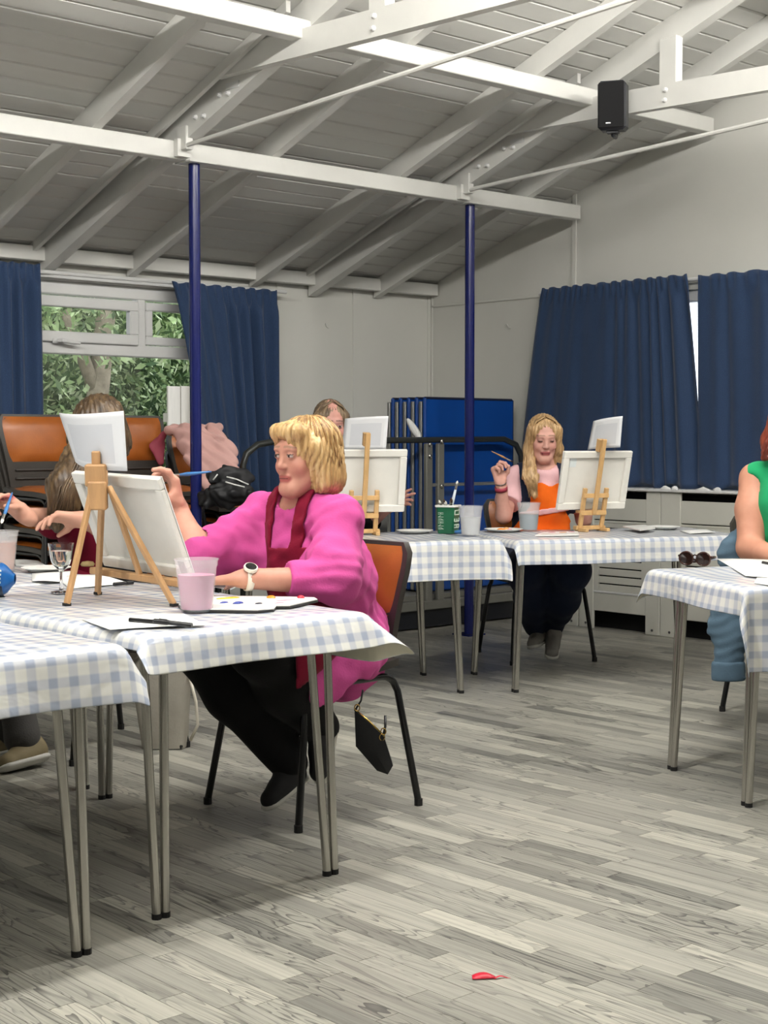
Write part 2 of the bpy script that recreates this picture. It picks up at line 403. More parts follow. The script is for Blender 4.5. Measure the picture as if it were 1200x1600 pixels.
# ------------------------------------------------------------------ outside the window: hedge, tree, fence, ground
leafm = NT('hedge_leaf')
oi = leafm.n('ShaderNodeNewGeometry')
lc = leafm.ramp(oi.outputs['Random Per Island'], [(0., lin((66, 92, 52))), (.35, lin((112, 138, 84))), (.7, lin((160, 182, 122))), (1., lin((206, 218, 176)))])
leafm.l(lc, leafm.b.inputs['Base Color']); leafm.b.inputs['Roughness'].default_value = .5
leafm.b.inputs['Subsurface Weight'].default_value = 0.
def leaves(name, boxes, n, label, size=(.018, .05), seed=1, parent=None):
    rg = np.random.default_rng(seed); V = []; Fc = []
    tot = sum((b[3]-b[0])*(b[5]-b[2]) for b in boxes); base = 0
    for bx in boxes:
        m = int(n*(bx[3]-bx[0])*(bx[5]-bx[2])/tot)
        p = rg.random((m, 3)); p[:, 1] = p[:, 1]**1.6
        c = np.array(bx[:3])+p*(np.array(bx[3:])-np.array(bx[:3]))
        c[:, 1] += .22*np.sin(c[:, 0]*3.1+c[:, 2]*2.3)+.12*np.sin(c[:, 0]*7.7-c[:, 2]*6.1)
        a = rg.normal(size=(m, 3)); a[:, 2] -= .5; a /= np.linalg.norm(a, axis=1)[:, None]
        b2 = np.cross(a, rg.normal(size=(m, 3))); b2 /= np.linalg.norm(b2, axis=1)[:, None]
        s = rg.uniform(*size, size=(m, 1)); w = s*.38
        q = np.stack([c-a*s, c+b2*w-a*s*.1, c+a*s, c-b2*w-a*s*.1], 1).reshape(-1, 3)
        V.append(q); Fc.append(np.arange(m*4).reshape(-1, 4)+base); base += m*4
    V = np.concatenate(V); Fc = np.concatenate(Fc)
    me = bpy.data.meshes.new(name); me.from_pydata(V.tolist(), [], Fc.tolist()); me.materials.append(MATS['hedge_leaf'])
    o = bpy.data.objects.new(name, me); COL.objects.link(o); o.parent = parent; return tag(o, label, 'hedge' if label else None, kind='stuff')
leaves('hedge', [(3.6, 10.3, 0, 9.2, 11.6, 4.2)], 42000, 'green leafy hedge outside the window', seed=3)
hg = bpy.data.objects['hedge']
mat('hedge_mass', (74, 98, 58), .9, var=.5, scale=9., bump=.6, bscale=20)
MB().grid([[(3.0+.2*i, 11.35+.22*math.sin(i*1.3+j*.9)+.15*math.sin(i*.7-j*1.7), .0+.2*j) for i in range(36)] for j in range(24)]).build('foliage_mass', 'hedge_mass', hg, smooth=True)
leaves('creeper', [(5.4, 9.6, 1.7, 6.6, 10.0, 2.6), (5.0, 9.7, .4, 5.8, 10.1, 1.6)], 1500, 'pale leafy creeper sprays before the hedge outside', size=(.03, .065), seed=8)
mat('bark', (150, 138, 118), .9, var=.3, scale=14., bump=.4)
b = MB(); b.tube([(6.05, 10.15, 0), (6.0, 10.1, .9), (6.12, 10.1, 1.6), (6.3, 10.2, 2.6), (6.5, 10.4, 3.6)], [.12, .1, .085, .07, .05], 8)
b.tube([(6.1, 10.1, 1.5), (5.85, 10.1, 2.1), (5.7, 10.2, 3.0)], [.06, .045, .03], 7)
tag(b.build('tree', 'bark', smooth=True), 'bare grey tree trunk in front of the hedge outside', 'tree')
mat('fence_wood', (214, 204, 192), .8, var=.12, scale=5., bump=.15, stretch=(4, 4, .4))
fe = thing('garden_fence', 'pale wooden board fence outside the window beside the hedge', 'fence', (7.2, 9.9, 0))
x = 6.62
while x < 8.6:
    MB().box((x, 9.9, 0), (x+.118, 9.92, 1.58+random.uniform(-.01, .01)), bev=.003).build('fence_board', 'fence_wood', fe); x += .125
for z in (.4, 1.3): MB().box((6.62, 9.92, z), (8.6, 9.97, z+.07)).build('fence_rail', 'fence_wood', fe)
MB().box((6.83, 9.82, 0), (6.92, 9.9, 1.68), bev=.004).build('fence_post', 'fence_wood', fe)
mat('paving', (176, 172, 164), .9, var=.15, scale=3.)
tag(MB().box((-2, YW+.13, -.1), (16, 20, -.02)).build('ground', 'paving'), kind='structure')
tag(MB().box((XG+.13, -6, -.1), (16, YW+.13, -.02)).build('ground', 'paving'), kind='structure')

# ------------------------------------------------------------------ curtains
cm = NT('curtain_cloth'); tcn = cm.n('ShaderNodeTexCoord')
nzn = cm.n('ShaderNodeTexNoise', Scale=260.0, Detail=2.0); cm.l(tcn.outputs['Object'], nzn.inputs['Vector'])
cc = cm.ramp(nzn.outputs[0], [(.3, lin((28, 52, 86))), (.7, lin((40, 67, 104)))]); cm.l(cc, cm.b.inputs['Base Color'])
cm.b.inputs['Roughness'].default_value = .8; cm.b.inputs['Sheen Weight'].default_value = .25; cm.bump(nzn.outputs[0], .15, .002)
def curtain(label, ax, pos, top, bot, ztop, zbot, seed, folds, amp=.035, header=.09):
    """top/bot: (start,end) along the wall; ax 1 = window wall (along x), 0 = end wall (along y)"""
    rg = random.Random(seed); N = folds*8; M_ = 34
    ph = [rg.uniform(0, 6.28) for _ in range(6)]; rows = []
    for j in range(M_+1):
        v = j/M_; z = ztop+(zbot-ztop)*v
        row = []
        for i in range(N+1):
            u = i/N
            uu = u+.012*math.sin(9*u+ph[0])+.01*math.sin(23*u+ph[1])
            uu = min(1, max(0, uu)) if 0 < i < N else u
            s0 = top[0]+(top[1]-top[0])*uu; s1 = bot[0]+(bot[1]-bot[0])*uu
            e = v**.8; s = s0+(s1-s0)*e
            f = math.sin(2*math.pi*folds*u+ph[2]+1.5*math.sin(5*u+ph[3])+.9*v*math.sin(3*u+ph[4])+.6*math.sin(13*u+ph[1]))
            f2 = math.sin(2*math.pi*folds*.5*u+ph[5]+v*.8)
            a = amp*(.35+.65*min(1, v/.12)) if v > .07 else amp*.35
            dep = a*f*(.55+.45*math.sin(4*u+ph[1]))*(1-.35*v*(.5+.5*math.sin(9*u+ph[0])))+amp*.35*f2*min(1, v*1.5)
            zz = z+(.006*math.sin(2*math.pi*folds*u+1) if j == 0 else 0)-.015*v*math.sin(2*math.pi*folds*.5*u+ph[5])
            if v < .075: dep = amp*.3*math.sin(2*math.pi*folds*2*u+ph[0])
            row.append((s, pos-dep, zz) if ax == 1 else (pos-dep, s, zz))
        rows.append(row)
    o = MB().grid(rows).build('curtain', 'curtain_cloth', smooth=True, fixn=False); solidify(o, .004)
    return tag(o, label, 'curtain')
curtain('navy gathered curtain at the left edge, beside the garden window', 1, 7.47, (3.35, 4.15), (3.3, 4.18), 2.135, .80, 3, 9)
curtain('navy curtain behind the blue post, right side of the garden window', 1, 7.47, (5.035, 5.815), (5.33, 5.84), 2.10, .62, 5, 8)
curtain('wide navy curtain drawn on the end wall behind the woman in orange', 0, 7.215, (6.49, 5.355), (6.70, 5.22), 2.132, .885, 11, 12, .024)
curtain('navy curtain at the right edge, drawn above the radiator covers', 0, 7.20, (5.265, 4.15), (5.255, 4.1), 2.115, .885, 17, 9, .026)
tag(MB().tube([(3.2, 7.505, 2.10), (5.92, 7.505, 2.10)], .012, 8).build('curtain_rail', 'gloss_white', smooth=40), 'thin white curtain rail above the garden window', 'curtain rail')
tag(MB().tube([(7.255, 4.0, 2.105), (7.255, 6.55, 2.105)], .012, 8).build('curtain_rail', 'gloss_white', smooth=40), 'white curtain rail on the end wall above closed navy curtains', 'curtain rail')

# ------------------------------------------------------------------ blue posts
for (x, lb) in ((4.335, 'tall glossy navy steel post in front of the garden window curtain'), (6.295, 'tall glossy navy steel post in front of the stored blue tables')):
    t = thing('support_post', lb, 'post', (x, 6.235, 0), group='blue roof posts')
    MB().tube([(x, 6.235, .008), (x, 6.235, 2.545)], .029, 20).build('shaft', 'navy_gloss', t, smooth=40)
    MB().box((x-.07, 6.17, 2.541), (x+.09, 6.30, 2.5468)).build('cap_plate', 'timber_paint', t)
    MB().box((x-.07, 6.165, 0), (x+.07, 6.305, .008)).build('base_plate', 'navy_gloss', t)

# ------------------------------------------------------------------ radiator covers on the end wall
def radiator(label, ya, yb, sa, sb):
    """ya>yb: extent along the wall; sa, sb: widths of the two stiles"""
    t = thing('radiator_cover', label, 'radiator cover', (7.1, (ya+yb)/2, 0), group='radiator covers'); m = 'cream_gloss'; X = 7.08
    MB().box((X+.09, yb+.01, .0), (X+.10, ya-.01, .84)).build('shade_backing', 'black_gap', t)  # near-black sheet standing in for the shade inside the cover
    MB().box((X, ya-sa, 0), (X+.02, ya, .854), bev=.003).build('stile', m, t); MB().box((X, yb, 0), (X+.02, yb+sb, .854), bev=.003).build('stile', m, t)
    y0, y1 = yb+sb, ya-sa
    MB().box((X+.004, y0, .675), (X+.02, y1, .806), bev=.003).build('top_rail', m, t)
    MB().box((X+.004, y0, .112), (X+.02, y1, .222), bev=.003).build('bottom_rail', m, t)
    MB().box((X+.006, y0, .655), (X+.02, y1, .669), bev=.002).build('mid_rail', m, t)
    for (a, c) in ((y0, y0+.035), (y1-.035, y1)): MB().box((X+.006, a, .222), (X+.02, c, .655)).build('grille_side', m, t)
    MB().box((X+.001, y0, .222), (X+.012, y1, .236), bev=.003).build('moulding', 'gloss_white', t)
    z = .236; 
    while z < .65:
        MB().box((X+.008, y0+.035, z), (X+.018, y1-.035, min(z+.041, .655)), bev=.002).build('slat', m, t); z += .0488
    MB().box((X, ya-.005, .845), (X+.21, ya, .854)).build('end_cap', m, t)
    for yy in (yb+sb*.5, ya-sa*.5): MB().lathe([(.008, 0), (.008, .003)], (X-.003, yy, .03), 8, M=Matrix.Rotation(R(90), 4, 'Y')).build('screw', 'steel_dark', t)
radiator('cream radiator cover with slots behind the seated woman in orange', 6.05, 5.43, .112, .105)
radiator('cream radiator cover partly behind the woman in green', 5.425, 4.75, .14, .1)
radiator('cream radiator cover near the corner behind the blue tables', 6.62, 6.06, .1, .1)
mat('tissue', (240, 240, 238), .9, var=.02, bump=.3, bscale=40)
for i, (y, s) in enumerate(((5.40, .022), (5.13, .03), (5.03, .018), (5.33, .014))):
    b = MB(); c = Vector((7.085, y, .873)); rows = []
    for j in range(5):
        v = j/4*math.pi*.5
        rows.append([c+Vector((.016*math.cos(v)*math.cos(a), s*1.6*math.cos(v)*math.sin(a)*(1+.2*math.sin(3*a+i)), .016*math.sin(v)*(1+.3*math.sin(2*a+i)))) for a in [2*math.pi*k/12 for k in range(12)]])
    b.grid(rows, True); tag(b.build('tissue', 'tissue', smooth=True), ['crumpled white tissue on the sill under the curtain gap', 'largest crumpled white tissue on the sill beside the woman in green', 'small white tissue on the sill next to the largest tissue', 'tiny white tissue scrap on the sill between two tissues'][i], 'tissue', 'tissues on the sill')

# ------------------------------------------------------------------ loudspeaker on the truss
sp = thing('loudspeaker', 'black wall loudspeaker fixed to the white roof truss', 'loudspeaker', at(958, 205, 7.62))
o_ = sp.location.copy(); M = Matrix.Translation(o_) @ Matrix.Rotation(R(-58), 4, 'Z') @ Matrix.Rotation(R(4), 4, 'X')
MB().box((-.072, -.065, 0), (.072, .07, .245), M, bev=.016).build('cabinet', 'black_plastic', sp, smooth=35)
MB().box((-.064, -.070, .012), (.064, -.064, .235), M, bev=.002).build('grille', 'black_gap', sp)
mat('badge_silver', (150, 150, 152), .3, metal=.8)
MB().box((-.028, -.0725, .03), (-.004, -.0705, .036), M).build('badge', 'badge_silver', sp)
b = MB().tube([M @ Vector((0, .0, -.001)), M @ Vector((0, .0, -.018)), M @ Vector((0, .10, -.018)), M @ Vector((0, .16, .06))], .012, 8); b.box((-.03, -.03, -.012), (.03, .03, -.001), M); b.build('bracket', 'black_plastic', sp, smooth=40)

# ------------------------------------------------------------------ tables and cloths
cl = NT('gingham'); uvn = cl.n('ShaderNodeUVMap'); sep = cl.n('ShaderNodeSeparateXYZ'); cl.l(uvn.outputs[0], sep.inputs[0])
def band(o):
    a = cl.n('ShaderNodeMath', operation='MULTIPLY'); a.inputs[1].default_value = 1/.0505; cl.l(o, a.inputs[0])
    f = cl.n('ShaderNodeMath', operation='FRACT'); cl.l(a.outputs[0], f.inputs[0])
    return cl.ramp(f.outputs[0], [(0., (.1, .1, .1)), (.07, (1, 1, 1)), (.43, (1, 1, 1)), (.52, (0, 0, 0)), (.95, (0, 0, 0))])
ad = cl.n('ShaderNodeMath', operation='ADD'); cl.l(band(sep.outputs[0]), ad.inputs[0]); cl.l(band(sep.outputs[1]), ad.inputs[1])
hf = cl.n('ShaderNodeMath', operation='MULTIPLY'); hf.inputs[1].default_value = .5; cl.l(ad.outputs[0], hf.inputs[0])
gc = cl.ramp(hf.outputs[0], [(0., lin((236, 236, 231))), (.5, lin((209, 212, 218))), (1., lin((172, 181, 200)))])
cl.l(gc, cl.b.inputs['Base Color']); cl.b.inputs['Roughness'].default_value = .2; cl.b.inputs['Specular IOR Level'].default_value = .6
tco = cl.n('ShaderNodeTexCoord'); wn = cl.n('ShaderNodeTexNoise', Scale=7.0, Detail=3.0, Distortion=.6); cl.l(tco.outputs['Object'], wn.inputs['Vector']); cl.bump(wn.outputs[0], .35, .02)
mat('cloth_back', (226, 222, 205), .7, var=.03)
mat('laminate', (205, 205, 200), .4)
TH = .705
def table(label, cx, cy, rz, L, W=.69, group='folding tables', ins=(.05, .05)):
    t = thing('folding_table', label, 'table', (cx, cy, 0), rz, group)
    MB().box((-W/2, -L/2, TH-.022), (W/2, L/2, TH), bev=.004).build('table_top', 'laminate', t, world=False)
    for sx in (-1, 1): MB().box((sx*(W/2-.07)-.012, -L/2+.06, TH-.05), (sx*(W/2-.07)+.012, L/2-.06, TH-.0225)).build('under_rail', 'steel_dark', t, world=False)
    for sx in (-1, 1):
        for sy in (-1, 1):
            fx, fy = sx*(W/2-.075), sy*(L/2-ins[sy > 0]); b = MB()
            b.tube([(fx-.0125, fy, .012), (fx-.034-.01*sx, fy-sy*.035, TH-.03)], .0118, 10); b.tube([(fx+.0125, fy, .012), (fx+.022-.01*sx, fy-sy*.03, TH-.03)], .0118, 10)
            lg = b.build('leg', 'steel', t, world=False, smooth=40)
            bb = MB(); bb.lathe([(.0125, 0), (.0125, .014)], (fx-.0125, fy, 0), 10); bb.lathe([(.0125, 0), (.0125, .014)], (fx+.0125, fy, 0), 10); bb.build('foot_cap', 'rubber', lg, world=False)
    return t
def tablecloth(label, cx, cy, rz, L, hang, W=.69, flare=.2, corner=.75, seed=0, r=.016, ripple=.012):
    """hang = (x-, x+, y-, y+) overhang on each side in the table's own axes"""
    rg = random.Random(seed); zt = TH+.004; st = .022
    def ticks(h0, half, h1):
        a = [-half-h0+(h0)*i/max(1, round(h0/st)) for i in range(max(1, round(h0/st)))] if h0 else []
        n = round(2*half/.045); m = [-half+2*half*i/n for i in range(n+1)]
        c = [half+h1*i/max(1, round(h1/st)) for i in range(1, max(1, round(h1/st))+1)] if h1 else []
        return a+m+c
    sx = ticks(hang[0], W/2+.003, hang[1]); sy = ticks(hang[2], L/2+.003, hang[3]); hw, hl = W/2+.003, L/2+.003
    p = [rg.uniform(0, 6.28) for _ in range(8)]
    def fall(e, fl):                                     # distance past the edge -> (outward, down)
        if e < r*1.57: a = e/r; return r*math.sin(a), r*(1-math.cos(a))
        q = e-r*1.57; an = math.atan(fl); return r+q*math.sin(an), r+q*math.cos(an)
    verts = []; uvs = []
    for y in sy:
        for x in sx:
            ex = max(0, abs(x)-hw); ey = max(0, abs(y)-hl); e = math.hypot(ex, ey)
            bx = max(-hw, min(hw, x)); by = max(-hl, min(hl, y))
            z = zt+.0025*(math.sin(x*9+p[0])*math.sin(y*7+p[1]))+.0015*math.sin(x*21+y*17+p[2])
            if e > 0:
                dx = math.copysign(ex, x)/e; dy = math.copysign(ey, y)/e
                s2 = (2*abs(dx*dy))**1.3                     # 1 on the diagonal of a corner
                al = x*dy*0+(y if abs(dx) > abs(dy) else x)
                fl = flare*(1+.35*math.sin(al*6+p[3]))+corner*s2
                out, dn = fall(e, fl)
                out += ripple*(e/.12)*math.sin(al*11+p[4])*(1-s2)
                X, Y, Z = bx+dx*out, by+dy*out, zt-dn
            else: X, Y, Z = x, y, z
            verts.append((X, Y, Z)); uvs.append((x, y))
    n = len(sx); fs = [(j*n+i, j*n+i+1, (j+1)*n+i+1, (j+1)*n+i) for j in range(len(sy)-1) for i in range(n-1)]
    me = bpy.data.meshes.new('tablecloth'); me.from_pydata(verts, [], fs); me.materials.append(MATS['gingham']); me.materials.append(MATS['cloth_back'])
    ul = me.uv_layers.new(name='UVMap'); dat = np.array([uvs[l.vertex_index] for l in me.loops], dtype=np.float32).ravel(); ul.data.foreach_set('uv', dat)
    me.polygons.foreach_set('use_smooth', [True]*len(me.polygons))
    o = bpy.data.objects.new('tablecloth', me); COL.objects.link(o); o.location = (cx, cy, 0); o.rotation_euler = (0, 0, rz)
    s = solidify(o, .0012, -1.).modifiers[0]; s.material_offset = 1; s.material_offset_rim = 0
    sb = o.modifiers.new('smooth', 'SUBSURF'); sb.levels = 1; sb.render_levels = 1
    return tag(o, label, 'tablecloth', 'gingham tablecloths')
TB = dict(A=(1.445, 3.795, 0., 1.83), B=(2.265, 3.60, 0., 1.24), F=(2.275, 4.90, 0., 1.24), C=(4.526, 5.261, R(-115), 1.22), D=(5.665, 4.669, R(-115), 1.20), E=(4.70, 2.655, R(-117.4), 1.40), G=(.735, 3.795, 0., 1.83))
table('folding table at the left edge nearest the camera', *TB['A']); table('folding table the woman in pink leans on', *TB['B']); table('folding table beyond the wine glass, left', *TB['F'])
table('unseen folding table added to the front row to block light', *TB['G']); tablecloth('gingham cloth on the added unseen table, front row', *TB['G'], (.12, .02, .13, .12), seed=9)  # unseen table and cloth, added to keep light from under the front tables
table('folding table carrying the green brush pot', *TB['C'], ins=(.05, .16)); table('folding table before the woman in orange', *TB['D'], ins=(.015, .05)); table('folding table with sunglasses at the right edge', *TB['E'])
tablecloth('blue gingham vinyl cloth at the left edge, hanging lowest in front', *TB['A'], (.12, .085, .14, .12), seed=1, flare=.20, ripple=.012, corner=.35)
tablecloth('blue gingham vinyl cloth under the pink water cup', *TB['B'], (.05, .155, .105, .02), seed=2, flare=.26, corner=.95)
tablecloth('blue gingham vinyl cloth under the papers beyond the wine glass', *TB['F'], (.1, .13, .02, .13), seed=3)
tablecloth('grey blue gingham cloth under the green brush pot', *TB['C'], (.10, .19, .10, .085), seed=4, flare=.10, corner=.4)
tablecloth('grey blue gingham cloth in front of the woman in orange', *TB['D'], (.10, .125, .05, .10), seed=5, flare=.16, corner=.3)
tablecloth('blue gingham cloth under the sunglasses at the right', *TB['E'], (.11, .275, .10, .1), seed=6, flare=.12, corner=.25)

# ------------------------------------------------------------------ stacking chairs
lea = NT('orange_vinyl'); tcl = lea.n('ShaderNodeTexCoord'); n1 = lea.n('ShaderNodeTexNoise', Scale=5.0, Detail=4.0); lea.l(tcl.outputs['Object'], n1.inputs['Vector'])
lea.l(lea.ramp(n1.outputs[0], [(.3, lin((146, 78, 26))), (.72, lin((182, 104, 44)))]), lea.b.inputs['Base Color']); lea.b.inputs['Roughness'].default_value = .33
n2 = lea.n('ShaderNodeTexNoise', Scale=140.0); lea.l(tcl.outputs['Object'], n2.inputs['Vector']); lea.bump(n2.outputs[0], .12, .004)
mat('chair_shell', (58, 54, 50), .4, var=.1, scale=9., bump=.05, bscale=150)
def pad(w0, w1, h0, h1, th, f, n=14, m=10, rr=4.):
    """puffy pad: local (u across, v up) -> f(u, v, offset) gives the point"""
    b = MB()
    for sgn in (1, -1):
        rows = []
        for j in range(m+1):
            t = -1+2*j/m; row = []
            for i in range(n+1):
                s = -1+2*i/n
                q = max(0., 1-(abs(s)**rr+abs(t)**rr)**1.0); puff = min(1, max(0, q))**.4
                v = (h0+h1)/2+t*(h1-h0)/2; w = w0+(w1-w0)*(t+1)/2
                lim = (1-abs(t)**rr*.10)
                row.append(f(s*w/2*lim, v, (th*puff if sgn > 0 else -.004)))
            rows.append(row if sgn > 0 else row[::-1])
        b.grid(rows)
    return b
def make_chair(label, group):
    t = thing('stacking_chair', label, 'chair', (0, 0, 0), 0, group)
    bk = lambda u, v, o: Vector((u, .175+(v-.45)*.11+.10*u*u-.012*math.sin((v-.45)*8)-o, v))        # backrest surface, faces -y
    st = lambda u, v, o: Vector((u, v, .455+.02*((v)/.2)**2*(1 if v > 0 else -.6)+.10*u*u+o))       # seat surface
    # one-piece shell: backrest
    rows = []; n = 14
    for off in (0., .022):
        for j in range(13):
            vv = .45+.39*j/12; w = .325+.10*min(1, (vv-.45)/.30)
            rr = max(0, (vv-.80)/.04); w -= .05*rr*rr
            rows.append([bk(-w/2+w*i/n, vv, -off) for i in range(n+1)])
    b = MB(); f_, r_ = rows[:13], rows[13:]
    b.grid(f_); b.grid([r[::-1] for r in r_])
    b.grid([f_[-1], r_[-1]]); b.grid([f_[0][::-1], r_[0][::-1]]); b.grid([[r[0] for r in r_], [r[0] for r in f_]]); b.grid([[r[-1] for r in f_], [r[-1] for r in r_]])
    bs = b.build('back_shell', 'chair_shell', t, world=False, smooth=50)
    for z in (.515, .558):
        MB().tube([bk(-.14+.28*i/8, z, .004) for i in range(9)], .006, 6).build('rib', 'chair_shell', bs, world=False, smooth=True)
    pad(.335, .402, .60, .828, .02, bk).build('back_pad', 'orange_vinyl', t, world=False, smooth=True)
    b = MB(); rows = []
    for off in (0, -.024):
        rows.append([[st(-.205+.41*i/n, -.215+.40*j/10, off) for i in range(n+1)] for j in range(11)])
    b.grid(rows[0]); b.grid([r[::-1] for r in rows[1]]); a, c = rows
    b.grid([a[0], c[0]]); b.grid([a[-1], c[-1]]); b.grid([[r[0] for r in a], [r[0] for r in c]]); b.grid([[r[-1] for r in a], [r[-1] for r in c]])
    b.build('seat_shell', 'chair_shell', t, world=False, smooth=50)
    pad(.37, .36, -.205, .16, .022, st).build('seat_pad', 'orange_vinyl', t, world=False, smooth=True)
    for sx in (-1, 1):
        x = sx*.185; xf = sx*.232
        def leg(sy):
            pts = [(xf, sy*.245, .012), (x+sx*.022, sy*.205, .26), (x+sx*.008, sy*.19, .37)]
            for k in range(1, 6):
                a = k/5*math.pi/2; pts.append((x, sy*(.19-.06*(1-math.cos(a))), .37+.05*math.sin(a)))
            pts.append((x, 0, .42)); return MB().tube(pts, .0115, 10)
        for sy in (-1, 1):
            lg = leg(sy).build('leg', 'black_tube', t, world=False, smooth=40)
            MB().tube([(xf, sy*.245, 0), (xf, sy*.245, .022)], .0135, 10).build('foot_cap', 'rubber', lg, world=False)
        # upright carrying the backrest
        MB().tube([(x*.8, .05, .425), (x*.8, .16, .432), (x*.8, .203, .47), (x*.78, .219, .62)], .010, 8).build('back_upright', 'black_tube', t, world=False, smooth=40)
    MB().tube([(-.185, -.10, .418), (.185, -.10, .418)], .010, 8).build('cross_bar', 'black_tube', t, world=False, smooth=40)
    return t
chair0 = make_chair('orange padded chair the woman in pink sits on', 'orange vinyl chairs')
def chair(label, x, y, rz, z=0., first=False):
    c = chair0 if first else copy_tree(chair0); c['label'] = label; c.location = (x, y, z); c.rotation_euler = (0, 0, rz); return c
chair('orange padded chair the woman in pink sits on', 2.985, 3.655, R(-90), first=True)
chair('chair under the woman in the orange apron', 5.92, 5.36, R(-25))
chair('chair under the long-haired person hidden by the front canvas', 2.95, 4.90, R(-90))
chair('chair under the woman in green at the right edge', 5.42, 3.42, R(-27))
chair('chair under the woman hidden behind the middle canvas', 4.86, 5.92, R(-27))
od = ['bottom', 'second from the floor', 'third from the floor', 'fourth from the floor', 'second from the top', 'top']
for (nm, x, n, rz) in (('the stack at the left edge', 3.78, 6, R(2)), ('the stack behind the front easel', 4.32, 6, R(-2)), ('the stack with the pink jacket', 4.80, 5, R(3))):
    for i in range(n):
        w = od[i] if n == 6 else ['bottom', 'second from the floor', 'middle', 'second from the top', 'top'][i]
        chair('orange vinyl chair, %s of %s' % (w, nm), x, 6.69-.012*i, rz+R(random.uniform(-.6, .6)), z=.0905*i)

# ------------------------------------------------------------------ folded blue tables on their trolley
mat('blue_laminate', (16, 70, 150), .3, var=.06, scale=3.)
mat('edge_navy', (18, 24, 52), .4); mat('edge_alu', (168, 168, 164), .35, metal=.7)
for i in range(5):
    y = 6.69+.073*i; x0, x1 = 6.365-.0*i, 7.165
    t = thing('folded_table', ['front blue folded table standing on end by the corner', 'second blue folded table from the front in the corner stack', 'middle blue folded table in the corner stack', 'fourth blue folded table from the front in the corner stack', 'rearmost blue folded table in the corner stack'][i], 'table', (6.76, y, .215), group='blue folded tables on the trolley')
    MB().box((x0, y, .215), (x1, y+.028, 1.425), bev=.008).build('table_top', 'blue_laminate', t)
    e = MB(); e.box((x0+.004, y-.001, 1.405), (x1-.004, y+.030, 1.428), bev=.008); e.box((x1-.012, y-.001, .22), (x1+.004, y+.030, 1.42), bev=.006); e.build('edging', 'edge_navy', t)
    MB().box((x0-.004, y+.030, .22), (x0+.03, y+.056, 1.40), bev=.004).build('side_rail', 'edge_alu', t)
    MB().box((x1-.04, y+.030, .22), (x1-.01, y+.056, 1.40), bev=.004).build('side_rail', 'edge_alu', t)
    for xx in (x0+.1, x1-.1): MB().tube([(xx, y+.043, .30), (xx+.03, y+.043, .98)], .011, 8).build('folded_leg', 'steel', t, smooth=40)
tr = thing('table_trolley', 'long grey storage trolley with black guard rail beside the curtain', 'trolley', (6.0, 6.8, 0))
mat('trolley_grey', (122, 121, 114), .5, var=.08, metal=.2)
mat('guard_rail', (58, 60, 58), .35, metal=.4)
yr = 6.60
pts = [(4.90, yr, .2), (4.90, yr, 1.02), (4.925, yr, 1.085), (5.0, yr, 1.135), (5.12, yr, 1.153), (6.98, yr, 1.165), (7.09, yr, 1.13), (7.14, yr, 1.06), (7.15, yr, .96), (7.15, yr, .2)]
MB().tube(pts, .019, 10).build('guard_rail', 'guard_rail', tr, smooth=40)
MB().tube([(6.30, yr, .884), (7.15, yr, .884)], .011, 8).build('lower_rail', 'edge_alu', tr, smooth=40)
for x in (6.275, 6.375): MB().box((x, yr-.02, .16), (x+.055, yr+.012, 1.14), bev=.006).build('upright', 'trolley_grey', tr)
for (x, z) in ((6.30, 1.13), (6.40, 1.15), (6.30, 1.06), (6.40, .875)): MB().lathe([(.014, 0), (.014, .008), (.006, .014)], (x, yr-.02, z), 10, M=Matrix.Rotation(R(90), 4, 'X')).build('bolt', 'steel', tr, smooth=40)
b = MB(); b.box((4.86, yr-.03, .12), (7.17, yr+.02, .175), bev=.004); b.box((4.86, 7.06, .12), (7.17, 7.11, .175), bev=.004)
for x in (4.86, 5.6, 6.35, 7.12): b.box((x, yr+.02, .125), (x+.05, 7.06, .17))
b.build('base_frame', 'trolley_grey', tr)
MB().box((4.92, yr+.025, .176), (7.12, 7.05, .208)).build('deck', 'trolley_grey', tr)
MB().box((4.9, yr-.005, .012), (7.15, yr+.01, .119)).build('skirt', 'black_plastic', tr)
for x in (5.0, 7.05):
    for y in (6.72, 7.03): MB().lathe([(.03, -.015), (.045, -.012), (.045, .012), (.03, .015)], (x, y, .046), 14, M=Matrix.Rotation(R(90), 4, 'X')).build('caster', 'rubber', tr, smooth=40)
b = MB(); rows = []
p0, p1 = at(636, 654, 9.08), at(657, 687, 9.10)
for j in range(9):
    v = j/8; c = p0.lerp(p1, v)+Vector((.018*math.sin(v*3.14), 0, -.02*math.sin(v*3.14))); w = (.006+.019*math.sin(v*3.14)**.7)*(1-.4*v)
    rows.append([c+RT*(w*s)+Vector((0, 0, w*.6*s))-FW0*(.01*(1-s*s)) for s in (-1, -.5, 0, .5, 1)])
o = b.grid(rows).build('curled_paper', 'tissue', smooth=True, fixn=False); solidify(o, .0015); tag(o, 'curled white strip of paper tucked in the trolley rail corner', 'paper')
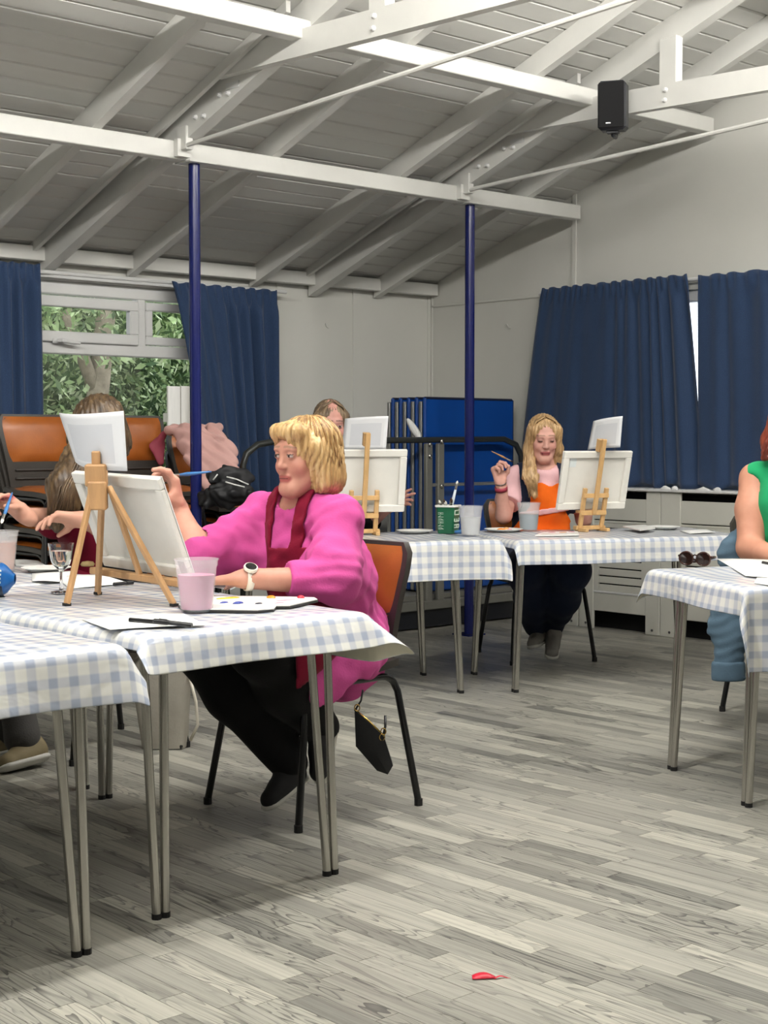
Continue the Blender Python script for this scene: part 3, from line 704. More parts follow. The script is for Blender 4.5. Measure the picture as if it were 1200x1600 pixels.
# ------------------------------------------------------------------ things on the tables
ZT = TH+.0055
mat('beech', (196, 152, 104), .5, var=.16, scale=6., bump=.06, bscale=40, stretch=(6, 6, .8))
mat('beech_light', (214, 172, 116), .45, var=.14, scale=6., bump=.05, bscale=40, stretch=(6, 6, .8))
mat('canvas_back', (238, 235, 226), .85, var=.04, scale=7., bump=.12, bscale=420)
mat('canvas_front', (242, 241, 238), .8, var=.03, bump=.1, bscale=420)
mat('stretcher', (240, 237, 228), .8, var=.04, scale=9., bump=.1, bscale=300)
pp = NT('printed_paper'); u_ = pp.n('ShaderNodeUVMap'); sp_ = pp.n('ShaderNodeSeparateXYZ'); pp.l(u_.outputs[0], sp_.inputs[0])
def inside(o, lo, hi):
    a = pp.n('ShaderNodeMath', operation='GREATER_THAN'); a.inputs[1].default_value = lo; pp.l(o, a.inputs[0])
    c = pp.n('ShaderNodeMath', operation='LESS_THAN'); c.inputs[1].default_value = hi; pp.l(o, c.inputs[0])
    m_ = pp.n('ShaderNodeMath', operation='MULTIPLY'); pp.l(a.outputs[0], m_.inputs[0]); pp.l(c.outputs[0], m_.inputs[1]); return m_.outputs[0]
mm = pp.n('ShaderNodeMath', operation='MULTIPLY'); pp.l(inside(sp_.outputs[0], .17, .87), mm.inputs[0]); pp.l(inside(sp_.outputs[1], .12, .80), mm.inputs[1])
pp.l(pp.ramp(mm.outputs[0], [(0., lin((240, 241, 243))), (1., lin((222, 224, 228)))]), pp.b.inputs['Base Color']); pp.b.inputs['Roughness'].default_value = .6
mat('paper', (243, 243, 240), .7, var=.015)
def sheet(name, m, bl, br, tr, tl, bulge=0., parent=None, n=10, curl=0., thick=.0008):
    bl, br, tr, tl = map(Vector, (bl, br, tr, tl)); nrm = (br-bl).cross(tl-bl).normalized(); rows = []; uv = []
    for j in range(n+1):
        v = j/n; row = []
        for i in range(n+1):
            u = i/n; p = bl.lerp(br, u).lerp(tl.lerp(tr, u), v)+nrm*(bulge*math.sin(math.pi*u)+curl*v*v); row.append(p); uv.append((u, v))
        rows.append(row)
    off = origin_of(parent) if parent else Vector((0, 0, 0))
    b = MB().grid(rows); me = b.mesh(name, off); ul = me.uv_layers.new(name='UVMap')
    for l in me.loops: ul.data[l.index].uv = uv[l.vertex_index]
    me.polygons.foreach_set('use_smooth', [True]*len(me.polygons)); me.materials.append(MATS[m])
    o = bpy.data.objects.new(name, me); COL.objects.link(o); o.parent = parent; solidify(o, thick); return o
def basis(o, x, z):
    x = Vector(x).normalized(); z = Vector(z); z = (z-x*z.dot(x)).normalized(); y = z.cross(x)
    M = Matrix((x, y, z)).transposed().to_4x4(); M.translation = Vector(o); return M
def canvas(label, base, wdir, hdir, W, H, sticker=None, group='artist canvases'):
    """base = middle of the lower edge; seen from behind (local -y is the back)"""
    M = basis(base, wdir, hdir)
    if (M.to_3x3() @ Vector((0, -1, 0))).dot(CPOS-Vector(base)) < 0: M = basis(base, -Vector(wdir), hdir)
    t = thing('canvas', label, 'canvas', base, group=group); d = .018
    MB().box((-W/2, d-.003, 0), (W/2, d, H), M).build('canvas_front', 'canvas_front', t)
    MB().box((-W/2+.03, d-.006, .03), (W/2-.03, d-.0035, H-.03), M).build('canvas_back', 'canvas_back', t)
    for (a, c) in (((-W/2, 0, 0), (W/2, d-.003, .034)), ((-W/2, 0, H-.034), (W/2, d-.003, H)), ((-W/2, 0, .034), (-W/2+.034, d-.003, H-.034)), ((W/2-.034, 0, .034), (W/2, d-.003, H-.034))):
        MB().box(a, c, M, bev=.003).build('stretcher_bar', 'stretcher', t)
    if sticker:
        mt, x0, x1, z0, z1 = sticker
        if (M.to_3x3() @ Vector((1, 0, 0))).dot(RT) < 0: x0, x1 = -x1, -x0
        MB().box((x0, -.0012 if abs(x0) > W/2-.04 else d-.0078, z0), (x1, 0 if abs(x0) > W/2-.04 else d-.0062, z1), M).build('sticker', mt, t)
    return M
# --- front tripod easel, its canvas and its reference sheet
apex = Vector((2.205, 3.617, 1.075)); fl, fr, fb = Vector((2.300, 3.815, ZT)), Vector((2.292, 3.405, ZT)), Vector((2.080, 3.613, ZT))
ez = thing('tripod_easel', 'wooden tripod table easel in the foreground holding a canvas', 'easel', (2.22, 3.61, ZT))
for (a, f) in ((apex+Vector((.0, .012, -.05)), fl), (apex+Vector((.0, -.022, -.04)), fr), (apex+Vector((-.028, .014, -.035)), fb)):
    lg = MB().bar(a, f+Vector((0, 0, .004)), .019, .013, (1, 0, .3), bev=.002).build('leg', 'beech', ez)
    MB().box((f.x-.009, f.y-.009, ZT), (f.x+.009, f.y+.009, ZT+.008)).build('foot_pad', 'rubber', lg)
MB().bar(apex+Vector((.012, -.008, -.04)), Vector((2.312, 3.60, .772)), .017, .013, (1, 0, .3), bev=.002).build('mast', 'beech', ez)
MB().bar((2.318, 3.865, .778), (2.316, 3.375, .772), .034, .020, bev=.003).build('ledge', 'beech', ez)
b = MB(); Mh = basis(apex+Vector((-.022, .004, -.058)), RT, (-.12, -.02, 1)); b.box((-.030, -.016, .02), (.030, .016, .082), Mh, bev=.004); b.build('clamp_block', 'beech', ez)
b = MB(); b.box((-.022, -.022, -.045), (.030, .008, .035), Mh, bev=.004); b.build('clamp_plate', 'beech', ez)
MB().box((-.012, -.004, .05), (.012, .010, .118), Mh, bev=.003).build('clamp_post', 'beech', ez)
mat('sticker_dark', (120, 92, 104), .5, var=.35, scale=60.)
Mc = canvas('white canvas seen from behind on the foreground tripod easel', (2.342, 3.622, .785), (.0, -1, -.02), (-.115, -.045, .285), .455, .302, ('sticker_dark', .190, .221, .010, .055))
rs = thing('reference_sheet', 'curved white reference sheet clipped above the foreground canvas', 'paper', at(150, 720, 4.22), group='reference sheets')
sheet('sheet', 'printed_paper', at(118, 722, 4.37), at(199, 736, 4.08), at(193, 642, 4.06), at(92, 645, 4.38), .03, rs)
# --- table easels further back
def h_easel(label, foot, f, mast_top, seatz):
    """foot: point on the table below the mast; f: direction the picture faces; mast leans away from it"""
    f = Vector(f).normalized(); s = Vector((f.y, -f.x, 0)); t = thing('table_easel', label, 'easel', foot, group='wooden table easels'); m = 'beech_light'
    foot = Vector(foot); lean = -f*.24+Vector((0, 0, 1)); P = lambda a, d, h: foot+s*a+f*d+lean*h
    for a in (-1, 1):
        MB().bar(P(a*.062, 0, .018), P(a*.062, 0, .215), .021, .016, f, bev=.002).build('upright', m, t)
        MB().bar(foot+s*(a*.062)+f*.03+Vector((0, 0, .009)), foot+s*(a*.062)-f*.07+Vector((0, 0, .009)), .020, .016, bev=.002).build('foot_bar', m, t)
    for h in (.092, .178): MB().bar(P(-.073, -.004, h), P(.073, -.004, h), .020, .022, bev=.002).build('cross_bar', m, t)
    MB().bar(P(-.085, .012, .018), P(.085, .012, .018), .034, .02, bev=.003).build('base_bar', m, t)
    MB().bar(P(0, -.014, .085), P(0, -.014, mast_top), .023, .015, f, bev=.002).build('mast', m, t)
    MB().bar(P(-.07, .03, .098), P(.07, .03, .098), .04, .014, bev=.002).build('ledge', m, t)
    b = MB().box((-.016, -.016, -.03), (.016, .016, .03), basis(P(0, .012, mast_top-.03), s, lean)); b.build('clamp', m, t)
    return P, s, f, lean
fD = FW0*.90-RT*.42; footD = on(922, 830, ZT)
P, s, f, lean = h_easel('wooden table easel in front of the woman in the orange apron', footD, fD, .455, 0)
mat('sticker_white', (232, 238, 236), .5, var=.05)
canvas('white canvas seen from behind before the woman in orange', P(.003, .020, .108), s, lean, .395, .295, ('sticker_white', -.155, -.118, .215, .262))
rs = thing('reference_sheet', 'small curved white sheet above the canvas of the woman in orange', 'paper', at(945, 700, 7.35), group='reference sheets')
sheet('sheet', 'printed_paper', at(918, 703, 7.40), at(969, 699, 7.25), at(973, 650, 7.22), at(927, 658, 7.40), .012, rs)
fC = FW0*.97-RT*.22; footC = on(566, 836, ZT)
P, s, f, lean = h_easel('wooden table easel behind the head of the woman in pink', footC, fC, .485, 0)
canvas('white canvas seen from behind next to the head of the woman in pink', P(.004, .020, .108), s, lean, .40, .305)
rs = thing('reference_sheet', 'white sheet above the canvas behind the woman in pink', 'paper', at(572, 700, 7.2), group='reference sheets')
sheet('sheet', 'printed_paper', at(534, 702, 7.25), at(603, 703, 7.18), at(607, 650, 7.16), at(539, 654, 7.26), .012, rs)

# --- plastic tubs of water
cp = NT('frosted_plastic'); d1 = cp.n('ShaderNodeBsdfTransparent'); d2 = cp.b; mx = cp.n('ShaderNodeMixShader'); mx.inputs[0].default_value = .22
d2.inputs['Base Color'].default_value = (.9, .9, .9, 1); d2.inputs['Roughness'].default_value = .25
cp.l(d1.outputs[0], mx.inputs[1]); cp.l(d2.outputs[0], mx.inputs[2]); cp.l(mx.outputs[0], cp.t.nodes['Material Output'].inputs[0])
def tub(label, x, y, rgb, level, rt=.056, rb=.043, h=.142):
    t = thing('water_tub', label, 'cup', (x, y, ZT), group='plastic water tubs')
    pr = lambda z: rb+(rt-rb)*z/h
    prof = [(.001, .002), (pr(0)-.003, .002), (pr(0), .006)]+[(pr(h*k/6), h*k/6) for k in range(1, 6)]+[(pr(h*.86), h*.86), (pr(h*.87)+.003, h*.87), (rt+.001, h-.006), (rt+.004, h-.003), (rt+.004, h), (rt+.001, h), (rt, h-.006), (pr(h*.85)-.0012, h*.85), (pr(.01)-.0015, .008), (.001, .006)]
    MB().lathe(prof, (x, y, ZT), 36, cap=False).build('cup', 'frosted_plastic', t, smooth=60)
    nm = 'water_%d_%d_%d' % rgb
    mat(nm, rgb, .15, var=.03, scale=20.)
    MB().lathe([(.001, .008), (pr(.01)-.0035, .009), (pr(h*level)-.0035, h*level), (.001, h*level)], (x, y, ZT), 36, cap=False).build('water', nm, t, smooth=60)
tub('plastic tub of pink paint water on the front table', 2.262, 3.255, (232, 150, 186), .70)
tub('plastic tub of clear water beside the green brush pot', 5.004, 4.947, (206, 210, 212), .62)
tub('plastic tub of grey blue paint water before the woman in orange', *on(826, 830, ZT).xy, (92, 128, 146), .60)
tub('plastic tub of brown paint water at the left edge', *on(3, 893, ZT).xy, (186, 122, 94), .72)
# --- stemmed glass of water
gm = NT('clear_glass'); gm.b.inputs['Base Color'].default_value = (1, 1, 1, 1); gm.b.inputs['Roughness'].default_value = .0; gm.b.inputs['Transmission Weight'].default_value = 1.; gm.b.inputs['IOR'].default_value = 1.45
wm = NT('drink'); wm.b.inputs['Base Color'].default_value = (.97, 1, .93, 1); wm.b.inputs['Roughness'].default_value = .0; wm.b.inputs['Transmission Weight'].default_value = 1.; wm.b.inputs['IOR'].default_value = 1.33
g0 = on(96, 926, ZT); t = thing('wine_glass', 'stemmed glass of water beside the foreground easel', 'glass', g0)
MB().lathe([(.001, .0), (.031, .0), (.031, .003), (.008, .006), (.0045, .02), (.0045, .06), (.009, .068), (.026, .085), (.031, .10), (.0385, .148), (.0370, .148), (.0295, .10), (.0245, .087), (.007, .071), (.001, .070)], g0, 32, cap=False).build('glass', 'clear_glass', t, smooth=60)
MB().lathe([(.001, .0708), (.0068, .0718), (.0242, .0872), (.0291, .10), (.0325, .125), (.001, .125)], g0, 32, cap=False).build('water', 'drink', t, smooth=60)

# --- brush pot
mat('pot_green', (14, 96, 62), .35, var=.08, scale=20.); mat('pot_white', (236, 236, 230), .4); mat('pot_mark', (206, 220, 205), .5)
pc = Vector((5.055, 5.15, ZT)); t = thing('brush_pot', 'green square tub of brushes with white lettering', 'pot', pc)
Mp = Matrix.Translation(pc) @ Matrix.Rotation(R(-42-24), 4, 'Z')
def rsq(w, r=.014, n=5):
    pts = []
    for k, (sx, sy) in enumerate(((1, 1), (-1, 1), (-1, -1), (1, -1))):
        for i in range(n): a = math.pi/2*(k+i/(n-1)); pts.append((sx*(w-r)+r*math.cos(a), sy*(w-r)+r*math.sin(a)))
    return pts
def loft(b, secs, M):
    b.grid([[M @ Vector((x, y, z)) for (x, y) in rsq(w)] for (w, z) in secs], True); return b
loft(MB(), [(.001, .001), (.041, .001), (.042, .003), (.0465, .128), (.0445, .128), (.040, .006), (.001, .006)], Mp).build('tub', 'pot_green', t, smooth=40)
loft(MB(), [(.0455, .128), (.0515, .128), (.0525, .131), (.0525, .135), (.0515, .138), (.0445, .138), (.0445, .126)], Mp).build('rim', 'pot_white', t, smooth=40)
b = MB()
def stroke(face, u0, v0, u1, v1, w):
    if face == 0: A, B_ = Vector((u0, -.0475-v0*.0, v0)), Vector((u1, -.0475, v1))
    else: A, B_ = Vector((.0475, u0, v0)), Vector((.0475, u1, v1))
    off = lambda q: Vector((0, -(.0425+.0037*q.z/.128)+.0475-.0006, 0)) if face == 0 else Vector(((.0425+.0037*q.z/.128)-.0475+.0006, 0, 0))
    b.bar(Mp @ (A+off(A)), Mp @ (B_+off(B_)), w, w if 0 else w, (0, 0, 1))
rgl = random.Random(4)
for i in range(6):                                         # sideways lettering on the left face
    v = .022+.0145*i; k = i % 3
    stroke(0, -.034, v, -.006, v+.001, .0017)
    if k == 0: stroke(0, -.034, v+.006, -.018, v+.006, .0017); stroke(0, -.006, v, -.020, v+.007, .0017)
    if k == 1: stroke(0, -.034, v, -.020, v+.008, .0017)
    if k == 2: stroke(0, -.034, v+.007, -.006, v+.007, .0017); stroke(0, -.02, v, -.02, v+.007, .0017)
for (u0, v0, u1, v1) in ((-.03, .03, .026, .03), (-.03, .043, .026, .043), (.026, .03, .026, .043), (-.002, .03, -.002, .043), (-.03, .06, .026, .06), (-.03, .06, -.03, .074), (-.002, .06, -.002, .072), (.026, .06, .026, .076), (-.03, .092, .026, .092), (-.03, .112, .026, .112), (-.03, .092, -.03, .112), (.026, .092, .026, .112)):
    stroke(1, u0, v0, u1, v1, .0052)
b.build('lettering', 'pot_mark', t)
mat('brush_blue', (64, 122, 184), .3); mat('brush_pale', (214, 224, 232), .3); mat('ferrule', (190, 190, 186), .25, metal=1.); mat('bristle_white', (236, 232, 222), .8, bump=.3, bscale=200); mat('bristle_dark', (70, 50, 38), .8, bump=.3, bscale=200)
mat('brush_wood', (190, 140, 88), .4)
def brush(label, tip, end, col='brush_blue', bristle='bristle_white', L=None, r=.0042, cat='brush', group='paint brushes'):
    tip = Vector(tip); end = Vector(end); d = (end-tip); L = d.length; d = d/L
    t = thing('paint_brush', label, cat, tip.lerp(end, .5), group=group)
    q = lambda s: tip+d*s
    MB().tube([q(.0), q(.008), q(.018)], [.0012, r*.95, r*1.05], 8).build('bristles', bristle, t, smooth=True)
    MB().tube([q(.018), q(.030), q(.045)], [r*1.05, r*1.0, r*.95], 10).build('ferrule', 'ferrule', t, smooth=40)
    MB().tube([q(.045), q(.045+(L-.045)*.25), q(.045+(L-.045)*.6), q(L)], [r*.9, r*1.25, r*.85, r*.45], 10).build('handle', col, t, smooth=True)
    return t
for i, (a, h, c, bm_, lb) in enumerate(((( .012, .016), .255, 'brush_pale', 'bristle_white', 'tall white paint brush standing upright in the green pot'), ((-.02, .012), .165, 'brush_wood', 'bristle_dark', 'short dark-tipped brush at the back of the green pot'), ((.0, -.022), .158, 'brush_wood', 'bristle_white', 'white-tipped brush at the front of the green pot'), ((-.026, -.018), .162, 'brush_pale', 'bristle_white', 'white-tipped brush at the left of the green pot'), ((.022, -.02), .168, 'brush_wood', 'bristle_dark', 'dark-tipped brush at the right of the green pot'), ((.002, .024), .172, 'brush_pale', 'bristle_dark', 'black-bristled brush leaning in the green pot'))):
    top = Mp @ Vector((a[0]*1.45+(.022 if i == 0 else 0), a[1]*1.45, h)); bot = Mp @ Vector((-a[0]*.6, -a[1]*.6, .009))
    brush(lb, top, bot, c, bm_, r=.0058 if i else .0062)
# --- palettes, plates, papers
mat('palette_white', (240, 239, 234), .35, var=.03, scale=14.); mat('palette_edge', (40, 38, 36), .6)
for nm, c in (('paint_yellow', (238, 206, 70)), ('paint_orange', (240, 140, 34)), ('paint_red', (200, 24, 50)), ('paint_blue', (40, 60, 150)), ('paint_pink', (236, 168, 186)), ('paint_black', (34, 32, 50)), ('paint_white', (245, 245, 240)), ('paint_green', (90, 140, 80)), ('paint_peach', (240, 178, 120))): mat(nm, c, .25, var=.08, scale=30.)
def blob(parent, c, rx, ry, h, m, seed=0):
    rg = random.Random(seed); ph = rg.uniform(0, 6); rows = []; c = Vector(c)
    for j in range(5):
        v = j/4*math.pi/2
        rows.append([c+Vector((rx*math.cos(v)*math.cos(a)*(1+.25*math.sin(2*a+ph)), ry*math.cos(v)*math.sin(a)*(1+.2*math.sin(3*a+ph)), h*math.sin(v))) for a in [2*math.pi*k/14 for k in range(14)]])
    return MB().grid(rows, True).build('paint', m, parent, smooth=True)
def slab(poly, z, th, name, m, parent):
    return MB().prism([(p[0], p[1]) for p in poly], (z, z+th), 2).build(name, m, parent)
t = thing('palette', 'flat white palette with paint under the arm of the woman in pink', 'palette', on(385, 938, ZT), group='palettes')
cor = [on(278, 944, ZT+.01), on(290, 951, ZT+.01), on(402, 953, ZT+.01), on(428, 951, ZT+.01), on(432, 946, ZT+.01), on(452, 946, ZT+.01), on(497, 936, ZT+.01), on(492, 933, ZT+.01), on(450, 932, ZT+.01), on(330, 930, ZT+.01)]
slab(cor, ZT+.001, .0065, 'board', 'palette_edge', t); slab([c.lerp(Vector((sum(q.x for q in cor)/10, sum(q.y for q in cor)/10, 0)), .012) for c in cor], ZT+.0075, .0025, 'surface', 'palette_white', t)
zt_ = ZT+.0102
for i, (px, py, rx, ry, h, m) in enumerate(((356, 934.5, .05, .018, .002, 'paint_yellow'), (424, 934, .012, .016, .007, 'paint_orange'), (470, 934, .012, .012, .008, 'paint_red'), (372, 943, .015, .008, .006, 'paint_blue'), (350, 942, .012, .006, .004, 'paint_blue'), (404, 943.5, .012, .005, .004, 'paint_black'), (436, 942, .02, .008, .0015, 'paint_pink'), (445, 938, .03, .01, .001, 'paint_pink'))):
    c = on(px, py, zt_); blob(t, c, rx, ry, h, m, i)
def plate(label, px, py, r, paints=(), rim=True, tilt=0):
    c = on(px, py, ZT); t = thing('paper_plate', label, 'plate', c, group='paper plates')
    MB().lathe([(.001, .002), (r*.68, .002), (r*.72, .003), (r*.9, .012), (r, .014), (r, .016), (r*.88, .0145), (r*.7, .006), (.001, .005)], c, 32, cap=False).build('plate', 'palette_white', t, smooth=60)
    for i, (dx, dy, rx, ry, h, m) in enumerate(paints): blob(t, c+Vector((dx, dy, .006)), rx, ry, h, m, i)
plate('white paper plate left of the green brush pot', 648, 833, .09)
plate('paper plate with orange and peach paint behind the clear tub', 787, 831, .095, ((-.02, 0, .03, .02, .014, 'paint_orange'), (.03, .01, .02, .02, .016, 'paint_peach'), (.0, -.04, .02, .015, .012, 'paint_pink')))
plate('plain white paper plate right of the easel of the woman in orange', 1036, 827, .085)
plate('white plate by the wine glass on the left table', 72, 893, .085)
t = thing('palette', 'pinkish flat palette lying before the woman in the orange apron', 'palette', on(880, 832, ZT), group='palettes')
cor = [on(px, py, ZT+.01) for px, py in ((836, 835), (905, 834), (903, 829), (850, 830))]; slab(cor, ZT+.001, .006, 'board', 'palette_white', t)
for i, (px, py, m) in enumerate(((862, 832, 'paint_pink'), (880, 832, 'paint_peach'), (893, 831, 'paint_pink'))): blob(t, on(px, py, ZT+.0072), .025, .015, .002, m, i)
t = thing('palette', 'white palette propped against a plate at the right of the back table', 'palette', on(1000, 826, ZT), group='palettes')
cor = [on(px, py, ZT+.02) for px, py in ((973, 822), (1000, 828), (1024, 825), (1008, 820))]; slab(cor, ZT+.015, .006, 'board', 'palette_white', t); MB().box((on(1000, 826, ZT).x-.03, on(1000, 826, ZT).y-.03, ZT), (on(1000, 826, ZT).x+.03, on(1000, 826, ZT).y+.03, ZT+.0148)).build('support_block', 'palette_edge', t)
def paper(label, corners, z=0., m='paper'):
    pts = [on(px, py, ZT+.0012+z) for px, py in corners]
    o = sheet('paper_sheet', m, *pts, bulge=.002, n=4); return tag(o, label, 'paper', 'loose papers')
paper('white paper under the black pens on the front table', ((172, 984), (322, 977), (282, 956), (128, 968)))
paper('white paper between the easel legs', ((110, 920), (205, 912), (160, 898), (85, 900)))
paper('white folded paper beyond the wine glass', ((50, 908), (92, 909), (120, 892), (50, 896)), .001)
paper('white paper at the far left of the left tables', ((25, 884), (80, 889), (60, 876), (20, 874)))
paper('white sheet behind the arm of the woman in pink', ((322, 917), (352, 921), (372, 910), (340, 908)))
paper('sheet of paper at the right end of the back table', ((1078, 834), (1118, 832), (1104, 827), (1062, 829)))
paper('white pad of paper before the woman in green', ((1165, 900), (1215, 905), (1215, 875), (1120, 873)), .002)
paper('white paper at the right edge, front of the right table', ((1178, 911), (1230, 921), (1232, 903), (1184, 900)))
mat('pen_black', (18, 18, 20), .3)
def pen(label, a, b2):
    a, b2 = Vector(a), Vector(b2); t = thing('marker_pen', label, 'pen', a.lerp(b2, .5), group='black pens')
    MB().tube([a, a.lerp(b2, .62)], .0058, 10).build('barrel', 'pen_black', t, smooth=40); MB().tube([a.lerp(b2, .62), a.lerp(b2, .98), b2], [.0066, .0062, .004], 10).build('cap', 'pen_black', t, smooth=40)
    MB().bar(a.lerp(b2, .65)+Vector((0, 0, .007)), a.lerp(b2, .85)+Vector((0, 0, .007)), .003, .0015).build('clip', 'steel_dark', t)
pen('black pen lying nearer the left on the paper', on(203, 968.5, ZT+.008), on(262, 973.5, ZT+.008))
pen('black pen pointing right on the paper below the pink tub', on(300, 977, ZT+.008), on(240, 970, ZT+.015))
pen('black pen between the legs of the foreground easel', on(178, 913, ZT+.007), on(208, 910, ZT+.007))
pen('black pen on the paper of the woman in green', on(1192, 879, ZT+.009), on(1220, 884, ZT+.009))
# --- blue foil pouch at the left edge
mat('pouch_blue', (18, 98, 172), .3, var=.15, scale=18., bump=.3, bscale=25)
mat('pouch_navy', (14, 30, 52), .35)
c0 = on(-8, 931, ZT); t = thing('blue_pouch', 'crumpled blue packet with white print at the left edge', 'packet', c0)
ax_ = RT; rows = []
for j in range(15):
    v = j/14; s = -.11+.17*v; w = .046*(max(.12, min(1, (1-v)*4.5)))**.6*(1+.06*math.sin(v*17)); hh = w*1.05
    cc_ = c0+ax_*s+Vector((0, 0, .050)); rows.append([cc_+FW0*(w*math.cos(a)*(1+.1*math.sin(5*a+v*9)))+Vector((0, 0, (hh*math.sin(a)*(1+.07*math.cos(4*a+v*13))))) for a in [2*math.pi*k/18 for k in range(18)]])
b = MB().grid(rows, True); b.build('packet', 'pouch_blue', t, smooth=True)
b = MB()
for i in range(4): z = .044+.011*i; b.bar(c0+ax_*-.03+Vector((0, 0, z+.004))-FW0*(.0515-.006*max(0, i-1)), c0+ax_*.030+Vector((0, 0, z))-FW0*(.0515-.006*max(0, i-1)), .004, .0052)
b.build('lettering', 'pot_white', t)
rows2 = [[c0+ax_*s-FW0*(.0500*math.cos(a))+Vector((0, 0, .050-.0525*math.sin(a))) for a in [R(20+10*k) for k in range(7)]] for s in (-.1, -.04, .032)]
o = MB().grid(rows2).build('label_band', 'pouch_navy', t, smooth=True); solidify(o, .002)
mat('yellow_sponge', (222, 196, 140), .9, bump=.4, bscale=60)
c = on(137, 885, ZT); o = MB().lathe([(.001, 0), (.022, .001), (.026, .008), (.02, .017), (.001, .02)], c, 14, cap=False).build('sponge', 'yellow_sponge', smooth=True); tag(o, 'small yellowish sponge behind the foreground easel', 'sponge')
c = on(722, 835, ZT); o = MB().tube([c+Vector((-.03, .02, .012)), c+Vector((.0, 0, .013)), c+Vector((.03, -.02, .011))], [.006, .012, .01], 10).build('paint_tube', 'brush_blue', smooth=True); tag(o, 'small blue paint tube between green pot and clear tub', 'paint tube')
# --- sunglasses on the right table
mat('tortoise', (58, 34, 28), .12, var=.5, scale=40.); mat('lens_brown', (40, 26, 22), .05)
c = on(1086, 884, ZT); t = thing('sunglasses', 'brown tortoiseshell sunglasses standing folded on the right table', 'sunglasses', c)
Ms = Matrix.Translation(c) @ Matrix.Rotation(R(-42-35), 4, 'Z')
for sx in (-1, 1):
    pts = [Ms @ Vector((sx*.033+.027*math.cos(a)*(1 if abs(math.cos(a)) < .9 else .97), -.004*abs(math.cos(a)), .026+.0235*math.sin(a))) for a in [2*math.pi*k/22 for k in range(22)]]
    rim_ = MB().tube(pts, .0032, 8, closed=True).build('lens_rim', 'tortoise', t, smooth=True)
    MB().add([Ms @ Vector((sx*.033, -.001, .026))]+pts, [(0, 1+k, 1+(k+1) % 22) for k in range(22)]).build('lens', 'lens_brown', rim_)
    MB().tube([Ms @ Vector((sx*.062, 0, .034)), Ms @ Vector((sx*.064, .03, .032)), Ms @ Vector((sx*.030, .05, .020)), Ms @ Vector((-sx*.03, .045+.01*sx, .008))], [.0048, .0045, .004, .0035], 8).build('temple_arm', 'tortoise', t, smooth=True)
MB().tube([Ms @ Vector((-.008, 0, .036)), Ms @ Vector((0, -.003, .040)), Ms @ Vector((.008, 0, .036))], .003, 8).build('bridge', 'tortoise', t, smooth=True)

# ------------------------------------------------------------------ things on and near the floor
mat('red_plastic', (206, 34, 58), .35, var=.25, scale=30.)
c = on(768, 1529, .0); t = thing('red_scrap', 'torn red ribbon scrap lying on the floor', 'scrap', c)
rows = [[c+RT*(-.042+.05*v)+FW0*((-.012+.024*u)*(1-.5*v))+Vector((0, 0, .003+.008*math.sin(v*3.14)*u)) for u in (0, .5, 1)] for v in [i/6 for i in range(7)]]
o = MB().grid(rows).build('ribbon', 'red_plastic', t, smooth=True); solidify(o, .001)
rows = [[c+RT*(.006+.036*v)+FW0*(-.006+.010*math.sin(v*2.2)+(-.004+.008*u)*(1-.8*v))+Vector((0, 0, .0025+.003*math.sin(v*5))) for u in (0, .5, 1)] for v in [i/6 for i in range(7)]]
o = MB().grid(rows).build('tail', 'red_plastic', t, smooth=True); solidify(o, .001)
# wristlet purse on the chair of the woman in pink
mat('purse_black', (20, 21, 24), .38, var=.12, scale=30., bump=.1, bscale=150); mat('gold', (196, 164, 96), .25, metal=1.); mat('purse_edge', (36, 36, 38), .5)
D_ = 4.56; t = thing('wristlet_purse', 'small black leather purse hanging from the chair of the woman in pink', 'purse', at(583, 1205, D_))
q = [at(554, 1108, D_), at(600, 1150, D_-.02), at(614, 1195, D_-.02), at(606, 1209, D_-.02), at(589, 1203, D_), at(556, 1165, D_)]
nv = FW0*.022
n = len(q); b = MB(); vs = [p-nv*.5 for p in q]+[p+nv*.5 for p in q]; cb = sum((p for p in q), Vector())/n; vs += [cb-nv*1.0, cb+nv*1.0]
b.add(vs, [(i, (i+1) % n, 2*n) for i in range(n)]+[(n+(i+1) % n, n+i, 2*n+1) for i in range(n)]+[(i, n+i, n+(i+1) % n, (i+1) % n) for i in range(n)])
b.build('pouch', 'purse_black', t, smooth=30)
MB().tube([q[0]-nv*.1, q[0].lerp(q[1], .5)+Vector((0, 0, .003)), q[1]-nv*.1], .0035, 8).build('zip', 'gold', t, smooth=True)
s0 = Vector((3.10, 3.447, .405))
MB().tube([at(567, 1078, D_), at(564, 1095, D_), at(556, 1108, D_)], .003, 8).build('strap', 'purse_black', t, smooth=True)
MB().tube([at(602, 1118, D_), at(602, 1135, D_-.01), at(599, 1150, D_-.02)], .004, 8).build('strap', 'purse_black', t, smooth=True)
for (px, py) in ((599, 1143), (597, 1152), (558, 1106)):
    cc_ = at(px, py, D_-.03); MB().tube([cc_+RT*(.008*math.cos(a))+UP0*(.010*math.sin(a)) for a in [2*math.pi*k/12 for k in range(12)]], .0018, 6, closed=True).build('ring', 'gold', t, smooth=True)
